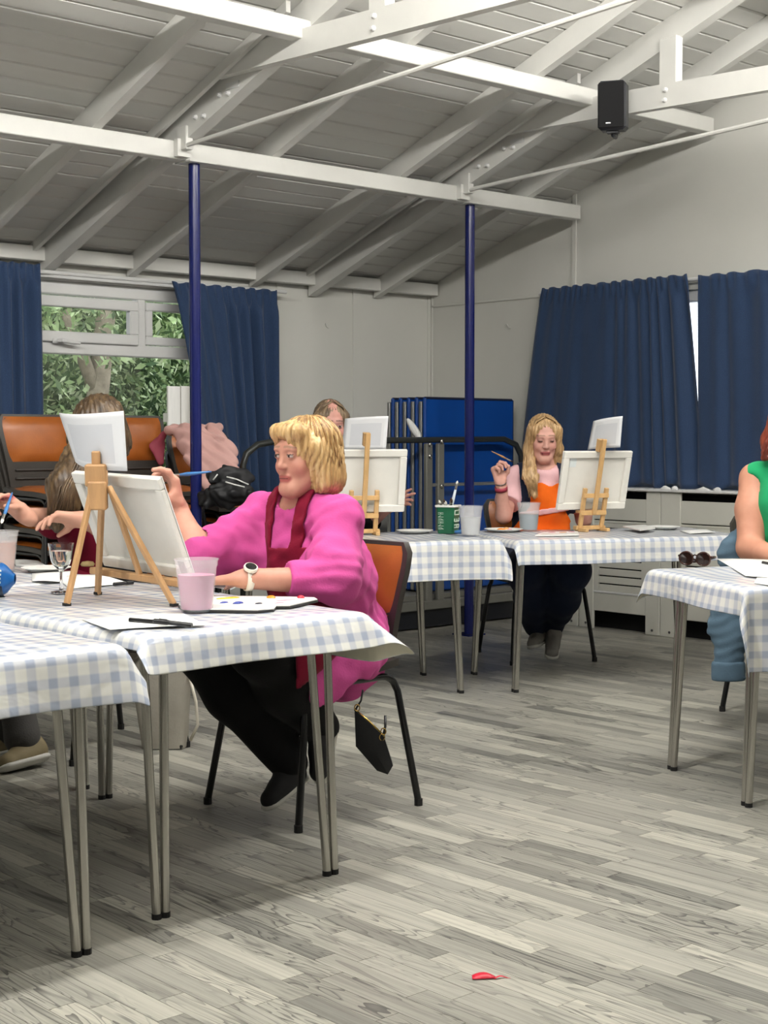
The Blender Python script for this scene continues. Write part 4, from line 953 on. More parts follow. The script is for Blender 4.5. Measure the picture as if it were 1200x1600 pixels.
# grey tote bag on the floor
mat('tote_grey', (146, 141, 130), .75, var=.1, scale=9., bump=.15, bscale=120); mat('tote_trim', (206, 200, 184), .5)
cb = Vector((3.13, 4.72, 0)); t = thing('tote_bag', 'grey fabric tote bag standing on the floor under the front table', 'bag', cb)
rows = []
for j in range(9):
    v = j/8; w = .085+.035*v; dd = .055*(1-.35*v); cc_ = cb+Vector((0, 0, .004+.36*v))-RT*(.015*v)
    rows.append([cc_+RT*(w*(abs(math.cos(a))**.5*(1 if math.cos(a) > 0 else -1))*(1+.03*math.sin(5*a+v*4)))+FW0*(dd*(abs(math.sin(a))**.5*(1 if math.sin(a) > 0 else -1))) for a in [2*math.pi*k/24 for k in range(24)]])
b = MB().grid(rows, True); b.f.append(tuple(range(24))[::-1]); b.build('bag_body', 'tote_grey', t, smooth=50)
MB().box((-.075, -.05, 0), (.075, .05, .022), Matrix.Translation(cb) @ Matrix.Rotation(R(-42), 4, 'Z'), bev=.006).build('bag_base', 'rubber', t)
for dn in (-1, 1):
    MB().tube([cb-RT*.06+FW0*(.036*dn)+UP0*.35, cb-RT*.05+FW0*(.03*dn)+UP0*.43, cb+FW0*(.02*dn)+UP0*.465, cb+RT*.04+FW0*(.03*dn)+UP0*.43, cb+RT*.05+FW0*(.036*dn)+UP0*.35], .007, 8).build('bag_handle', 'tote_trim', t, smooth=True)
MB().tube([cb+RT*.095-FW0*.03+UP0*.30, cb+RT*.125-FW0*.04+UP0*.18, cb+RT*.13-FW0*.03+UP0*.09, cb+RT*.10-FW0*.02+UP0*.03], .006, 8).build('shoulder_strap', 'tote_trim', t, smooth=True)
# ------------------------------------------------------------------ people: bodies and clothes as smooth solids
V3 = lambda p: np.array([p[0], p[1], p[2]], dtype=np.float32)
def smin(a, b, k):
    if k <= 0: return np.minimum(a, b)
    h = np.clip(.5+.5*(b-a)/k, 0, 1); return b*(1-h)+a*h-k*h*(1-h)
class Solid:
    """smooth union / difference of tapered limbs, ellipsoids and boxes"""
    def __init__(s): s.p = []; s.disp = None; s.cuts = []
    def cap(s, a, b, r1, r2=None, k=.02, flat=None, op='u'):
        a, b = V3(a), V3(b); r2 = r1 if r2 is None else r2
        s.p.append((op, 'c', (a, b, r1, r2, flat), k, (a+b)/2, float(np.linalg.norm(b-a))/2+max(r1, r2)*(1 if not flat else max(1, 1/flat[1])))); return s
    def chain(s, pts, rs, k=.02, flat=None):
        for i in range(len(pts)-1): s.cap(pts[i], pts[i+1], rs[i], rs[i+1], k, flat)
        return s
    def ell(s, c, r, M=None, k=.02, op='u'):
        c = V3(c); r = np.array(r, dtype=np.float32); s.p.append((op, 'e', (c, r, None if M is None else np.array(M, dtype=np.float32)), k, c, float(r.max()))); return s
    def cut(s, fn): s.cuts.append(fn); return s
    def __call__(s, P):
        d = np.full(len(P), 10., dtype=np.float32)
        for op, kind, q, k, c0, R0 in s.p:
            dist = np.linalg.norm(P-c0, axis=1)-R0
            m = dist < (np.minimum(d, .3)+k+.02) if op == 'u' else dist < k+.03
            if not m.any(): continue
            Q = P[m]
            if kind == 'c':
                a, b, r1, r2, flat = q; pa = Q-a; ba = b-a
                if flat is not None:
                    n = V3(flat[0]); n = n/np.linalg.norm(n); sc = 1/flat[1]-1
                    pa = pa+np.outer(pa@n, n)*sc; ba = ba+n*(ba@n)*sc
                h = np.clip(pa@ba/(ba@ba+1e-9), 0, 1); v = np.linalg.norm(pa-h[:, None]*ba, axis=1)-(r1+(r2-r1)*h)
                if flat is not None: v *= flat[1]**.5
            else:
                c, r, M = q; x = Q-c
                if M is not None: x = x@M
                k0 = np.linalg.norm(x/r, axis=1); k1 = np.linalg.norm(x/(r*r), axis=1)+1e-9; v = k0*(k0-1)/k1
                v = np.where(k0 < .05, -r.min(), v)
            if op == 'u': d[m] = smin(d[m], v, k)
            elif op == 's': d[m] = -smin(-d[m], v, k)
        if s.disp is not None: d = d+s.disp(P)
        for f in s.cuts: d = np.maximum(d, f(P))
        return d
def polygonise(fn, lo, hi, h):
    lo = np.array(lo, float); hi = np.array(hi, float); S = 4
    nc = np.ceil((hi-lo)/(h*S)).astype(int)+1; n = nc*S
    ax = [lo[i]+np.arange(nc[i]+1)*h*S for i in range(3)]
    G = np.stack(np.meshgrid(*ax, indexing='ij'), -1).reshape(-1, 3).astype(np.float32)
    Cf = fn(G).reshape(nc+1)
    th = h*S*1.9; near = np.abs(Cf) < th
    act = np.zeros(nc, bool)
    for dx in (0, 1):
        for dy in (0, 1):
            for dz in (0, 1): act |= near[dx:nc[0]+dx, dy:nc[1]+dy, dz:nc[2]+dz]
    Fd = np.repeat(np.repeat(np.repeat(Cf[:-1, :-1, :-1], S, 0), S, 1), S, 2).astype(np.float32)
    mk = np.repeat(np.repeat(np.repeat(act, S, 0), S, 1), S, 2)
    idx = np.argwhere(mk); P = (lo+idx*h).astype(np.float32); val = np.empty(len(P), np.float32)
    for i in range(0, len(P), 400000): val[i:i+400000] = fn(P[i:i+400000])
    Fd[mk] = val
    sg = Fd < 0; n = np.array(Fd.shape)
    cnt = np.zeros(n-1, np.int8)
    for dx in (0, 1):
        for dy in (0, 1):
            for dz in (0, 1): cnt += sg[dx:n[0]-1+dx, dy:n[1]-1+dy, dz:n[2]-1+dz]
    cells = np.argwhere((cnt > 0) & (cnt < 8)); vid = np.full(n-1, -1, np.int32); vid[tuple(cells.T)] = np.arange(len(cells))
    cor = [(a, b, c) for a in (0, 1) for b in (0, 1) for c in (0, 1)]
    fv = np.stack([Fd[cells[:, 0]+a, cells[:, 1]+b, cells[:, 2]+c] for a, b, c in cor], 1)
    acc = np.zeros((len(cells), 3)); num = np.zeros(len(cells))
    for i in range(8):
        for j in range(i+1, 8):
            if sum(abs(cor[i][t]-cor[j][t]) for t in range(3)) != 1: continue
            m = (fv[:, i] < 0) != (fv[:, j] < 0)
            if not m.any(): continue
            t = fv[m, i]/(fv[m, i]-fv[m, j]); p = np.array(cor[i])+np.outer(t, np.array(cor[j])-np.array(cor[i])); acc[m] += p; num[m] += 1
    V = lo+(cells+acc/num[:, None])*h; Q = []
    for a in range(3):
        b, c = (a+1) % 3, (a+2) % 3
        sl0 = [slice(1, -1)]*3; sl0[a] = slice(0, n[a]-1); sl1 = list(sl0); sl1[a] = slice(1, n[a])
        s0, s1 = sg[tuple(sl0)], sg[tuple(sl1)]; e = np.argwhere(s0 != s1)
        if not len(e): continue
        off = np.array([1, 1, 1]); off[a] = 0; e = e+off
        eb = np.zeros(3, int); eb[b] = 1; ec = np.zeros(3, int); ec[c] = 1
        q = np.stack([vid[tuple((e-eb-ec).T)], vid[tuple((e-ec).T)], vid[tuple(e.T)], vid[tuple((e-eb).T)]], 1)
        inn = sg[tuple(e.T)]; q[~inn] = q[~inn][:, ::-1]; q = q[(q >= 0).all(1)]; Q.append(q)
    return V.astype(np.float32), np.concatenate(Q)
def solid_obj(name, parts, m, parent, color=None):
    """parts: list of (V, Q); color: optional function of vertices -> rgb"""
    vs = []; qs = []; o = 0
    for V, Q in parts: vs.append(V); qs.append(Q+o); o += len(V)
    V = np.concatenate(vs); Q = np.concatenate(qs); off = np.array(origin_of(parent)) if parent else 0
    me = bpy.data.meshes.new(name); W_ = (V-off).astype(np.float32)
    me.vertices.add(len(V)); me.vertices.foreach_set('co', W_.ravel())
    me.loops.add(len(Q)*4); me.loops.foreach_set('vertex_index', Q.astype(np.int32).ravel())
    me.polygons.add(len(Q)); me.polygons.foreach_set('loop_start', np.arange(0, len(Q)*4, 4, dtype=np.int32)); me.update(calc_edges=True); me.validate()
    me.polygons.foreach_set('use_smooth', np.ones(len(me.polygons), bool))
    if color is not None:
        c = np.ones((len(V), 4), np.float32); c[:, :3] = color(V); a = me.color_attributes.new('tint', 'FLOAT_COLOR', 'POINT'); a.data.foreach_set('color', c.ravel())
    me.materials.append(MATS[m] if isinstance(m, str) else m); ob = bpy.data.objects.new(name, me); COL.objects.link(ob); ob.parent = parent; return ob
def inbox(V, b): return ((V > np.array(b[0])) & (V < np.array(b[1]))).all(1)
def regions(fn, lo, hi, h, fine):
    """coarse surface with finer patches (box lo, box hi, step)"""
    out = []; V, Q = polygonise(fn, lo, hi, h); keep = np.ones(len(Q), bool)
    for (a, b, _) in fine: keep &= ~inbox(V, (np.array(a)+h*.6, np.array(b)-h*.6))[Q].all(1)
    out.append((V, Q[keep]))
    for (a, b, s) in fine:
        V, Q = polygonise(fn, np.array(a)-s, np.array(b)+s, s); ok = inbox(V, (a, b))[Q].all(1); out.append((V, Q[ok]))
    return out
sk = NT('skin'); at1 = sk.n('ShaderNodeVertexColor', layer_name='tint'); sn = sk.n('ShaderNodeTexNoise', Scale=24.0, Detail=4.0); stc = sk.n('ShaderNodeTexCoord'); sk.l(stc.outputs['Object'], sn.inputs['Vector'])
sm = sk.n('ShaderNodeMix', data_type='RGBA', blend_type='MULTIPLY'); sm.inputs['Factor'].default_value = 1.; sk.l(at1.outputs[0], sm.inputs['A']); sk.l(sk.ramp(sn.outputs[0], [(.3, (.90, .84, .82)), (.7, (1., 1., 1.))]), sm.inputs['B']); sk.l(sm.outputs['Result'], sk.b.inputs['Base Color'])
sk.b.inputs['Roughness'].default_value = .5; sk.b.inputs['Specular IOR Level'].default_value = .35
s2 = sk.n('ShaderNodeTexNoise', Scale=260.0); sk.l(stc.outputs['Object'], s2.inputs['Vector']); sk.bump(s2.outputs[0], .05, .002)
def cloth(name, rgb, rough=.85, wr=.0, scale=9.): return mat(name, rgb, rough, var=.07, scale=scale, bump=.12, bscale=160, sheen=.05, spec=.25)
def hairmat(name, lo, mid, hi, stretch=(1, 1, .12), scale=55.):
    k = NT(name); tc = k.n('ShaderNodeTexCoord'); mp = k.n('ShaderNodeMapping'); mp.inputs['Scale'].default_value = stretch; k.l(tc.outputs['Object'], mp.inputs[0])
    n = k.n('ShaderNodeTexNoise', Scale=scale, Detail=5.0, Roughness=.65); k.l(mp.outputs[0], n.inputs['Vector'])
    k.l(k.ramp(n.outputs[0], [(.28, lin(lo)), (.5, lin(mid)), (.72, lin(hi))]), k.b.inputs['Base Color']); k.b.inputs['Roughness'].default_value = .38; k.bump(n.outputs[0], .5, .006); return k.m
class Frame:
    """head-local axes: r = person's right, f = facing, u = up"""
    def __init__(s, c, f, u=(0, 0, 1)):
        s.c = Vector(c); s.f = Vector(f).normalized(); s.r = s.f.cross(Vector(u)).normalized(); s.u = s.r.cross(s.f)
        s.M = np.array([list(s.r), list(s.f), list(s.u)], dtype=np.float32).T
    def __call__(s, r, f, u): return s.c+s.r*r+s.f*f+s.u*u
    def local(s, P): return (P-np.array(s.c, dtype=np.float32))@s.M
def head(B, F, neck, k=1., male=False):
    E = lambda c, r, kk=.02, op='u': B.ell(F(*[q*k for q in c]), [q*k for q in r], F.M, kk, op)
    E((0, -.012, .035), (.074, .094, .088)); E((0, .022, -.035), (.058, .062, .088), .03)
    B.cap(F(-.012*k, .066*k, -.100*k), F(.012*k, .066*k, -.100*k), .018*k, k=.03)
    for s in (-1, 1):
        B.cap(F(s*.052*k, .0, -.05*k), F(s*.018*k, .058*k, -.098*k), .018*k, k=.03)
        E((s*.034, .058, -.028), (.026, .022, .024), .02)
        E((s*.077, -.012, -.005), (.009, .020, .031), .006)
    B.cap(F(-.034*k, .077*k, .028*k), F(.034*k, .077*k, .028*k), .013*k, k=.018)
    for s in (-1, 1): E((s*.031, .098, .008), (.018, .017, .011), .012, 's')
    for s in (-1, 1):
        E((s*.031, .0765, .008), (.014, .0135, .0125), .004)
    B.cap(F(0, .080*k, .016*k), F(0, .098*k, -.024*k), .0075*k, .0110*k, k=.014)
    for s in (-1, 1): E((s*.010, .090, -.027), (.0080, .010, .0070), .006)
    B.cap(F(-.018*k, .082*k, -.058*k), F(.018*k, .082*k, -.058*k), .0065*k, k=.006); B.cap(F(-.015*k, .082*k, -.068*k), F(.015*k, .082*k, -.068*k), .0070*k, k=.006)
    E((0, .094, -.0632), (.020, .010, .0016), .003, 's')
    B.cap(F(0, -.022*k, -.06*k), neck, .050*k, .054*k, k=.03)
def face_color(F, base, lips=(176, 92, 92), brow=(150, 116, 90), cheek=(214, 120, 108), k=1., closed=False):
    b = np.array(lin(base)); L = np.array(lin(lips)); Bw = np.array(lin(brow)); Ck = np.array(lin(cheek)); Dk = np.array(lin((48, 34, 30)))
    def fn(V):
        q = F.local(V)/k; c = np.tile(b, (len(V), 1)); w = lambda d, s: np.clip(1-d/s, 0, 1)[:, None]
        for s in (-1, 1):
            d = np.linalg.norm((q-np.array([s*.04, .062, -.03]))/np.array([1, 1, 1]), axis=1); c = c*(1-.5*w(d, .035))+Ck*.5*w(d, .035)
            x = np.clip(q[:, 0]*s, .012, .046); bl = .0365-.9*np.maximum(0, x-.034)**1.0*.35
            d = np.hypot((q[:, 0]*s-x), q[:, 2]-bl); m = w(d, .0042)*(q[:, 1] > .05)[:, None]; m = np.clip(m*2, 0, .85); c = c*(1-m)+Bw*m
            e = q-np.array([s*.031, .0765, .008]); inside = (np.linalg.norm(e/np.array([.0146, .0142, .0131]), axis=1) < 1.03) & (e[:, 1] > .003)
            lid = np.abs(e[:, 2]+.0018) < .0042; eye = inside & lid & (np.abs(e[:, 0]) < .0125)
            if closed:
                shd = inside & (np.abs(e[:, 2]-.002) < .008); c[shd] = c[shd]*.74; ln = inside & (np.abs(e[:, 2]+.0045) < .0028); c[ln] = Dk; continue
            c[eye] = np.array(lin((205, 192, 184))); iris = eye & (np.hypot(e[:, 0], e[:, 2]+.001) < .0052); c[iris] = Dk
            ln = inside & (np.abs(e[:, 2]-.0042) < .0014); c[ln] = Dk
        d = np.hypot(np.maximum(0, np.abs(q[:, 0])-.017), (q[:, 2]+.0632)/1.0); m = np.clip(w(d, .0135)*2.2, 0, .9)*(q[:, 1] > .07)[:, None]; c = c*(1-m)+L*m
        ml = (np.abs(q[:, 2]+.0632) < .0016) & (np.abs(q[:, 0]) < .02) & (q[:, 1] > .07); c[ml] = np.array(lin((92, 40, 40)))
        return c
    return fn
def hand(B, wrist, d, n, right=True, curl=(.5, .5, .5, .5), spread=.0, thumb=(.3, .3), k=1., kk=.006):
    """d: towards the fingers, n: way the palm faces"""
    w = Vector(wrist); d = Vector(d).normalized(); n = Vector(n); n = (n-d*n.dot(d)).normalized(); lat = d.cross(n)*(1 if right else -1)
    B.cap(w-d*.02, w+d*.02, .026*k, .026*k, .02, (n, .8))
    for o, e in ((.024, .028), (.008, .0095), (-.009, -.0095), (-.023, -.026)): B.cap(w+d*.015*k+lat*(o*.75*k), w+d*.085*k+lat*(e*k), .015*k, .0115*k, .014)
    B.cap(w+d*.02*k+lat*.02*k+n*.008, w+d*.05*k+lat*.03*k+n*.012, .015*k, .013*k, .012)
    tips = []
    for i, (o, L) in enumerate(((.028, .070), (.0095, .078), (-.0095, .072), (-.027, .056))):
        p = w+d*(.086-.005*abs(i-1))*k+lat*o*k; sp = (1.5-i)*spread; a = 0; dd = (d+lat*sp).normalized(); r = .0088*k
        for sgl, ca in ((.46, .85), (.30, 1.15), (.26, .75)):
            a += curl[i]*ca; v = dd*math.cos(a)+n*math.sin(a); p2 = p+v*(L*sgl*k); r2 = r*.90; B.cap(p, p2, r, r2, kk); p = p2; r = r2
        tips.append(p)
    p = w+d*.028*k+lat*.028*k; v = (d*.62+lat*(.75-thumb[0]*.6)+n*(.25+thumb[0])).normalized(); p2 = p+v*.040*k; B.cap(p, p2, .0125*k, .0105*k, .01)
    v2 = (v*(1-thumb[1])+(d*.8+n*.3-lat*.3)*thumb[1]).normalized(); p3 = p2+v2*.033*k; B.cap(p2, p3, .0102*k, .0080*k, kk); tips.append(p3)
    return tips
def bounds(pts, m): 
    a = np.array([list(p) for p in pts]); return a.min(0)-m, a.max(0)+m
def wrinkle(amp, seed=0, f=20.):
    rg = np.random.default_rng(seed); D = rg.normal(size=(6, 3)); D /= np.linalg.norm(D, axis=1)[:, None]; ph = rg.uniform(0, 6.28, 6); fr = rg.uniform(.6, 1.6, 6)*f
    def fn(P):
        s = np.zeros(len(P), np.float32)
        for i in range(6): s += np.sin((P@D[i].astype(np.float32))*fr[i]+ph[i]+1.5*np.sin((P@D[(i+1) % 6].astype(np.float32))*fr[i]*.35))
        return (amp/2.2)*s
    return fn
def locks(b, roots, seed, r=.0035):
    """roots: list of polylines"""
    for pl in roots: n = len(pl); b.tube(pl, [r*(.55+.45*math.sin(math.pi*(.15+.75*i/(n-1))))*(1 if i < n-1 else .25) for i in range(n)], 5)
    return b
def shoe(parent, ankle, toe, mats, k=1., heel=None, lace='shoe_lace'):
    """ankle centre, toe tip (Vectors); heel lies below the ankle"""
    ankle, toe = Vector(ankle), Vector(toe); heel = Vector(heel) if heel is not None else Vector((ankle.x, ankle.y, toe.z))+(ankle-toe)*Vector((.25, .25, 0))
    ax = (toe-heel).normalized(); upv = (ankle-heel); upv = (upv-ax*upv.dot(ax)).normalized(); sd = ax.cross(upv)
    S = Solid(); L = (toe-heel).length; P = lambda a, h: heel+ax*(a*L)+upv*h
    S.cap(P(.08, .035*k), P(.80, .026*k), .036*k, .034*k, .02, (upv, .9)); S.cap(P(.12, .05*k), P(.5, .042*k), .033*k, .030*k, .03); S.cap(P(.14, .07*k), P(.2, .09*k), .034*k, .036*k, .03)
    g = lambda Pn: -(Pn-np.array(heel, dtype=np.float32))@np.array(upv, dtype=np.float32)+.014*k
    up_ = Solid(); up_.p = S.p; up_.cut(g)
    lo, hi = bounds((ankle, toe, heel), .07); out = solid_obj('shoe', [polygonise(up_, lo, hi, .006)], mats[0], parent)
    So = Solid(); So.cap(P(.08, .012*k), P(.82, .012*k), .040*k, .038*k, .02, (upv, .36)); solid_obj('sole', [polygonise(So, lo, hi, .006)], mats[1], out)
    b = MB()
    for t_ in (.42, .5, .58): b.tube([P(t_, .062*k-.045*(t_-.42))+sd*s_*k+upv*(.008-.00*abs(s_)-9*s_*s_) for s_ in (-.02, -.01, 0, .01, .02)], .003, 5)
    b.build('laces', mats[2], out, smooth=True); return out
for nm, c in (('sweater_pink', (202, 80, 148)), ('apron_maroon', (120, 6, 40)), ('leggings_black', (11, 11, 13)), ('tee_pale_pink', (243, 196, 200)), ('pinafore_navy', (29, 38, 62)), ('apron_orange', (250, 112, 24)), ('trousers_navy', (24, 34, 58)), ('top_black', (20, 20, 23)), ('trousers_grey', (84, 82, 80)), ('top_green', (34, 164, 104)), ('denim', (88, 112, 130)), ('top_white', (226, 226, 224))): cloth(nm, c)
mat('shoe_black', (24, 24, 27), .7, var=.1); mat('sole_white', (224, 222, 214), .6); mat('shoe_lace', (60, 60, 62), .8); mat('shoe_grey', (150, 146, 140), .7, var=.1); mat('shoe_khaki', (142, 128, 96), .7, var=.14); mat('lace_white', (230, 228, 220), .8)
mat('watch_strap', (238, 228, 214), .5); mat('watch_glass', (14, 14, 18), .08); mat('band_red', (168, 60, 78), .5)

# ================================================================== woman in pink
def woman_pink():
    t = thing('person', 'woman in pink sweater and maroon apron sitting with raised brush at the front table', 'person', (3.0, 3.62, 0))
    hipC = Vector((3.05, 3.62, .56)); chest = Vector((2.925, 3.60, .83)); nb = Vector((2.895, 3.585, .985))
    shR, shL = Vector((2.865, 3.755, .925)), Vector((2.90, 3.425, .925))
    elR, wrR = at(305, 866, 4.50), at(279, 800, 4.60)
    elL, wrL = at(520, 908, 4.36), at(384, 904, 4.27)
    F = Frame(at(475, 714, 4.555), (-.985, -.03, -.04)); KH = .97
    hR, hL = Vector((3.02, 3.71, .53)), Vector((3.02, 3.53, .53)); kR, kL = Vector((2.60, 3.72, .545)), Vector((2.66, 3.49, .55))
    anR, anL = at(452, 1195, 4.60), at(503, 1135, 4.62)
    B = Solid()
    head(B, F, nb-Vector((0, 0, .03)), KH)
    B.cap(hipC, chest, .13, .125, .05, ((1, 0, 0), .75)); B.cap(shR, shL, .05, .05, .04); B.cap(chest, nb, .11, .06, .05, ((1, 0, 0), .8))
    for a, b_, c, rw, rf in ((shR, elR, wrR, .033, .048), (shL, elL, wrL, .029, .040)): B.cap(a, b_, .046, rf-.004, .03); B.cap(b_, b_.lerp(c, .3), rf-.002, rf, .02); B.cap(b_.lerp(c, .3), c, rf, rw, .02)
    for a, b_, c in ((hR, kR, anR), (hL, kL, anL)): B.cap(a, b_, .075, .052, .04); B.cap(b_, c, .048, .032, .03)
    dR = (UP0*.96-RT*.12-FW0*.1); nR = -RT*.85-FW0*.25
    hand(B, wrR, dR, nR, True, (.55, .95, 1.05, 1.1), .05, (.75, .55), 1.2)
    dL = (wrL-elL).normalized()*.8+FW0*.35; hand(B, wrL, dL+Vector((0, 0, -.1)), Vector((0, 0, -1)), False, (.25, .3, .35, .4), .05, (.2, .2), 1.0)
    lo, hi = bounds((F.c, hipC, elR, wrR, elL, wrL, kR, kL, anR, anL, hR, hL), .17); lo[2] = max(lo[2], .02)
    hb = bounds((F.c,), .0); fine = [((F.c.x-.16, F.c.y-.16, F.c.z-.16), (F.c.x+.16, F.c.y+.16, F.c.z+.17), .0036)]
    fR = wrR+dR.normalized()*.07; fine.append((tuple(fR+Vector((-.13, -.13, -.055))), tuple(fR+Vector((.13, .13, .13))), .0036))
    solid_obj('body', regions(B, lo, hi, .010, fine), 'skin', t, face_color(F, (204, 150, 130), (172, 92, 88), (150, 118, 98), (204, 116, 102), KH))
    # sweater
    base_w = wrinkle(.005, 3, 30.); fine_w = wrinkle(.0022, 9, 75.)
    def folds_pink(P):
        d = base_w(P)+fine_w(P)
        for (c, ax1, f_, a_, r_) in ((elL, (.3, .2, 1.), 120., .0026, .15), (elR.lerp(shR, .45), (.9, -.3, .7), 115., .0034, .16), (shL.lerp(chest, .55), (.5, .8, .9), 95., .0036, .17), (hipC+Vector((-.02, -.15, .03)), (1., .1, .35), 110., .003, .17)):
            q = P-np.array(c, dtype=np.float32); w = np.exp(-(np.linalg.norm(q, axis=1)/r_)**2); v = np.array(ax1, dtype=np.float32); v /= np.linalg.norm(v)
            d += a_*w*np.sin(q@v*f_+2.2*np.sin(q[:, 2]*23+q[:, 1]*17))
        return d
    S = Solid(); T = lambda a, b_, c: Vector((a, b_, c))
    S.cap(hipC+T(.0, 0, -.04), chest, .185, .165, .06, ((1, 0, 0), .78)); S.cap(chest, nb-T(0, 0, .05), .15, .085, .06, ((1, 0, 0), .8))
    S.cap(shR, nb-T(0, 0, .04), .060, .058, .05); S.cap(shL, nb-T(0, 0, .04), .062, .058, .05)
    S.cap(shR, elR, .062, .056, .04); S.cap(chest+T(-.02, .1, -.03), elR+T(.02, .01, -.005), .085, .048, .06)
    S.cap(elR, elR.lerp(wrR, .14), .060, .058, .02)
    S.cap(shL, elL, .062, .058, .04); S.cap(chest+T(.02, -.1, -.10), elL.lerp(shL, .12), .115, .062, .09); S.cap(elL, elL.lerp(wrL, .56), .060, .053, .02)
    S.cap(hipC+T(.03, -.10, -.01), T(2.97, 3.41, .50), .10, .05, .05, ((0, 1, 0), .5)); S.cap(T(2.97, 3.405, .50), T(2.84, 3.41, .43), .055, .055, .03, ((0, 1, 0), .32)); S.cap(T(2.84, 3.41, .47), T(2.80, 3.40, .40), .05, .02, .03, ((0, 1, 0), .3))
    S.disp = folds_pink; vR = (wrR-elR).normalized(); vL = (wrL-elL).normalized()
    cR = np.array(elR.lerp(wrR, .1), dtype=np.float32); cL = np.array(elL.lerp(wrL, .52), dtype=np.float32); nvR = np.array(vR, dtype=np.float32); nvL = np.array(vL, dtype=np.float32)
    near = lambda P, c, r: np.linalg.norm(P-c, axis=1)-r
    S.cut(lambda P: np.minimum((P-cR)@nvR, .068-np.linalg.norm(P-cR, axis=1))); S.cut(lambda P: np.minimum((P-cL)@nvL, .09-np.linalg.norm(P-cL, axis=1)))
    nk = np.array(nb+T(-.035, 0, .03), dtype=np.float32); S.cut(lambda P: .066-np.linalg.norm((P-nk)*np.array([1, 1, .8], dtype=np.float32), axis=1))
    lo, hi = bounds((shR, shL, elR, elL, cR, cL, hipC+T(.2, 0, -.2), hipC+T(-.2, .2, 0)), .12); sv = polygonise(S, lo, hi, .0055); solid_obj('sweater', [sv], 'sweater_pink', t)
    # apron: bib with shoulder straps, skirt over the lap
    ft = Vector((-.96, -.20, .1)).normalized(); st_ = Vector((.20, -.96, 0)).normalized(); ut = Vector((-.15, 0, 1)).normalized(); c0 = np.array(chest, dtype=np.float32)
    A = lambda v: np.array(v, dtype=np.float32)
    def region(P):
        q = P-c0; a = q@A(st_); b_ = q@A(ut); c = q@A(ft)
        bib = np.maximum(np.abs(a-.004)-.118, np.maximum(b_-.028, -b_-.42)); sx = .062+.08*np.clip(b_, 0, .2)
        strap = np.maximum(np.abs(np.abs(a)-sx*.92)-.021, np.maximum(-b_-.06, b_-.20))
        return np.maximum(np.minimum(bib, strap), -c-.02)
    def apron(P): return np.maximum(np.abs(S_plain(P)-.009)-.0055, region(P))
    Sp = Solid(); Sp.p = S.p[:4]; Sp.disp = S.disp; S_plain = Sp
    solid_obj('apron', [polygonise(apron, chest+T(-.3, -.25, -.42), chest+T(.12, .25, .25), .0045)], 'apron_maroon', t)
    K = Solid(); K.cap(T(2.93, 3.60, .60), T(2.64, 3.60, .575), .13, .12, .05, ((0, 0, 1), .6)); K.cap(T(2.78, 3.385, .58), T(2.70, 3.375, .44), .10, .012, .03, ((0, 1, 0), .3)); K.disp = wrinkle(.004, 5, 30.)
    solid_obj('apron_skirt', [polygonise(K, T(2.4, 3.2, .3), T(3.1, 3.85, .72), .008)], 'apron_maroon', t)
    b = MB()
    for (px, py) in ((402, 868), (417, 893)):
        p = at(px, py, 4.36); b.lathe([(.001, .002), (.004, .001), (.004, -.001)], p, 8, M=Matrix.Rotation(R(90), 4, 'X') @ Matrix.Rotation(R(0), 4, 'Z'))
    # leggings
    G = Solid(); G.cap(hipC, hipC+T(-.03, 0, -.02), .15, .15, .05, ((1, 0, 0), .9))
    for a, b_, c in ((hR, kR, anR), (hL, kL, anL)): G.cap(a, b_, .115, .096, .05); G.cap(b_, b_.lerp(c, .4), .090, .092, .03); G.cap(b_.lerp(c, .4), c, .092, .056, .03)
    G.disp = wrinkle(.005, 8, 26.); lo, hi = bounds((hR, hL, kR, kL, anR, anL, hipC), .16); solid_obj('leggings', [polygonise(G, lo, hi, .008)], 'leggings_black', t)
    shoe(t, anR-T(0, 0, .005), at(418, 1268, 4.54), ('shoe_black', 'sole_white', 'shoe_lace'), 1., at(472, 1222, 4.63))
    shoe(t, anL, at(505, 1228, 4.58), ('shoe_black', 'sole_white', 'shoe_lace'), 1., at(520, 1130, 4.66))
    # hair: bob with a fringe
    hm = hairmat('hair_blonde', (120, 88, 52), (196, 158, 104), (232, 206, 156), (1, 1, .15), 60.)
    Hh = Solid(); E = lambda c, r, kk=.02, op='u': Hh.ell(F(*c), r, F.M, kk, op)
    E((0, -.018, .036), (.087, .104, .090)); E((0, -.045, -.02), (.092, .088, .10), .03); E((0, -.052, -.072), (.092, .080, .062), .03)
    for s in (-1, 1): Hh.cap(F(s*.072, .018, .03), F(s*.078, -.005, -.085), .026, .022, .03)
    Hh.cap(F(-.05, .060, .08), F(.05, .060, .08), .024, .024, .03)
    E((.014, .108, -.042), (.066, .085, .108), .012, 's'); E((0, .0, -.17), (.07, .07, .06), .02, 's')
    def strands(P):
        q = F.local(P); th = np.arctan2(q[:, 0], q[:, 1]+.03); return .0022*np.sin(th*34+9*q[:, 2]*8+2*np.sin(q[:, 2]*40))+.0016*np.sin(th*71+q[:, 2]*30)
    Hh.disp = strands; lo, hi = bounds((F.c,), .19); ho = solid_obj('hair', [polygonise(Hh, lo, hi, .0045)], hm, t)
    rg = random.Random(5); pl = []
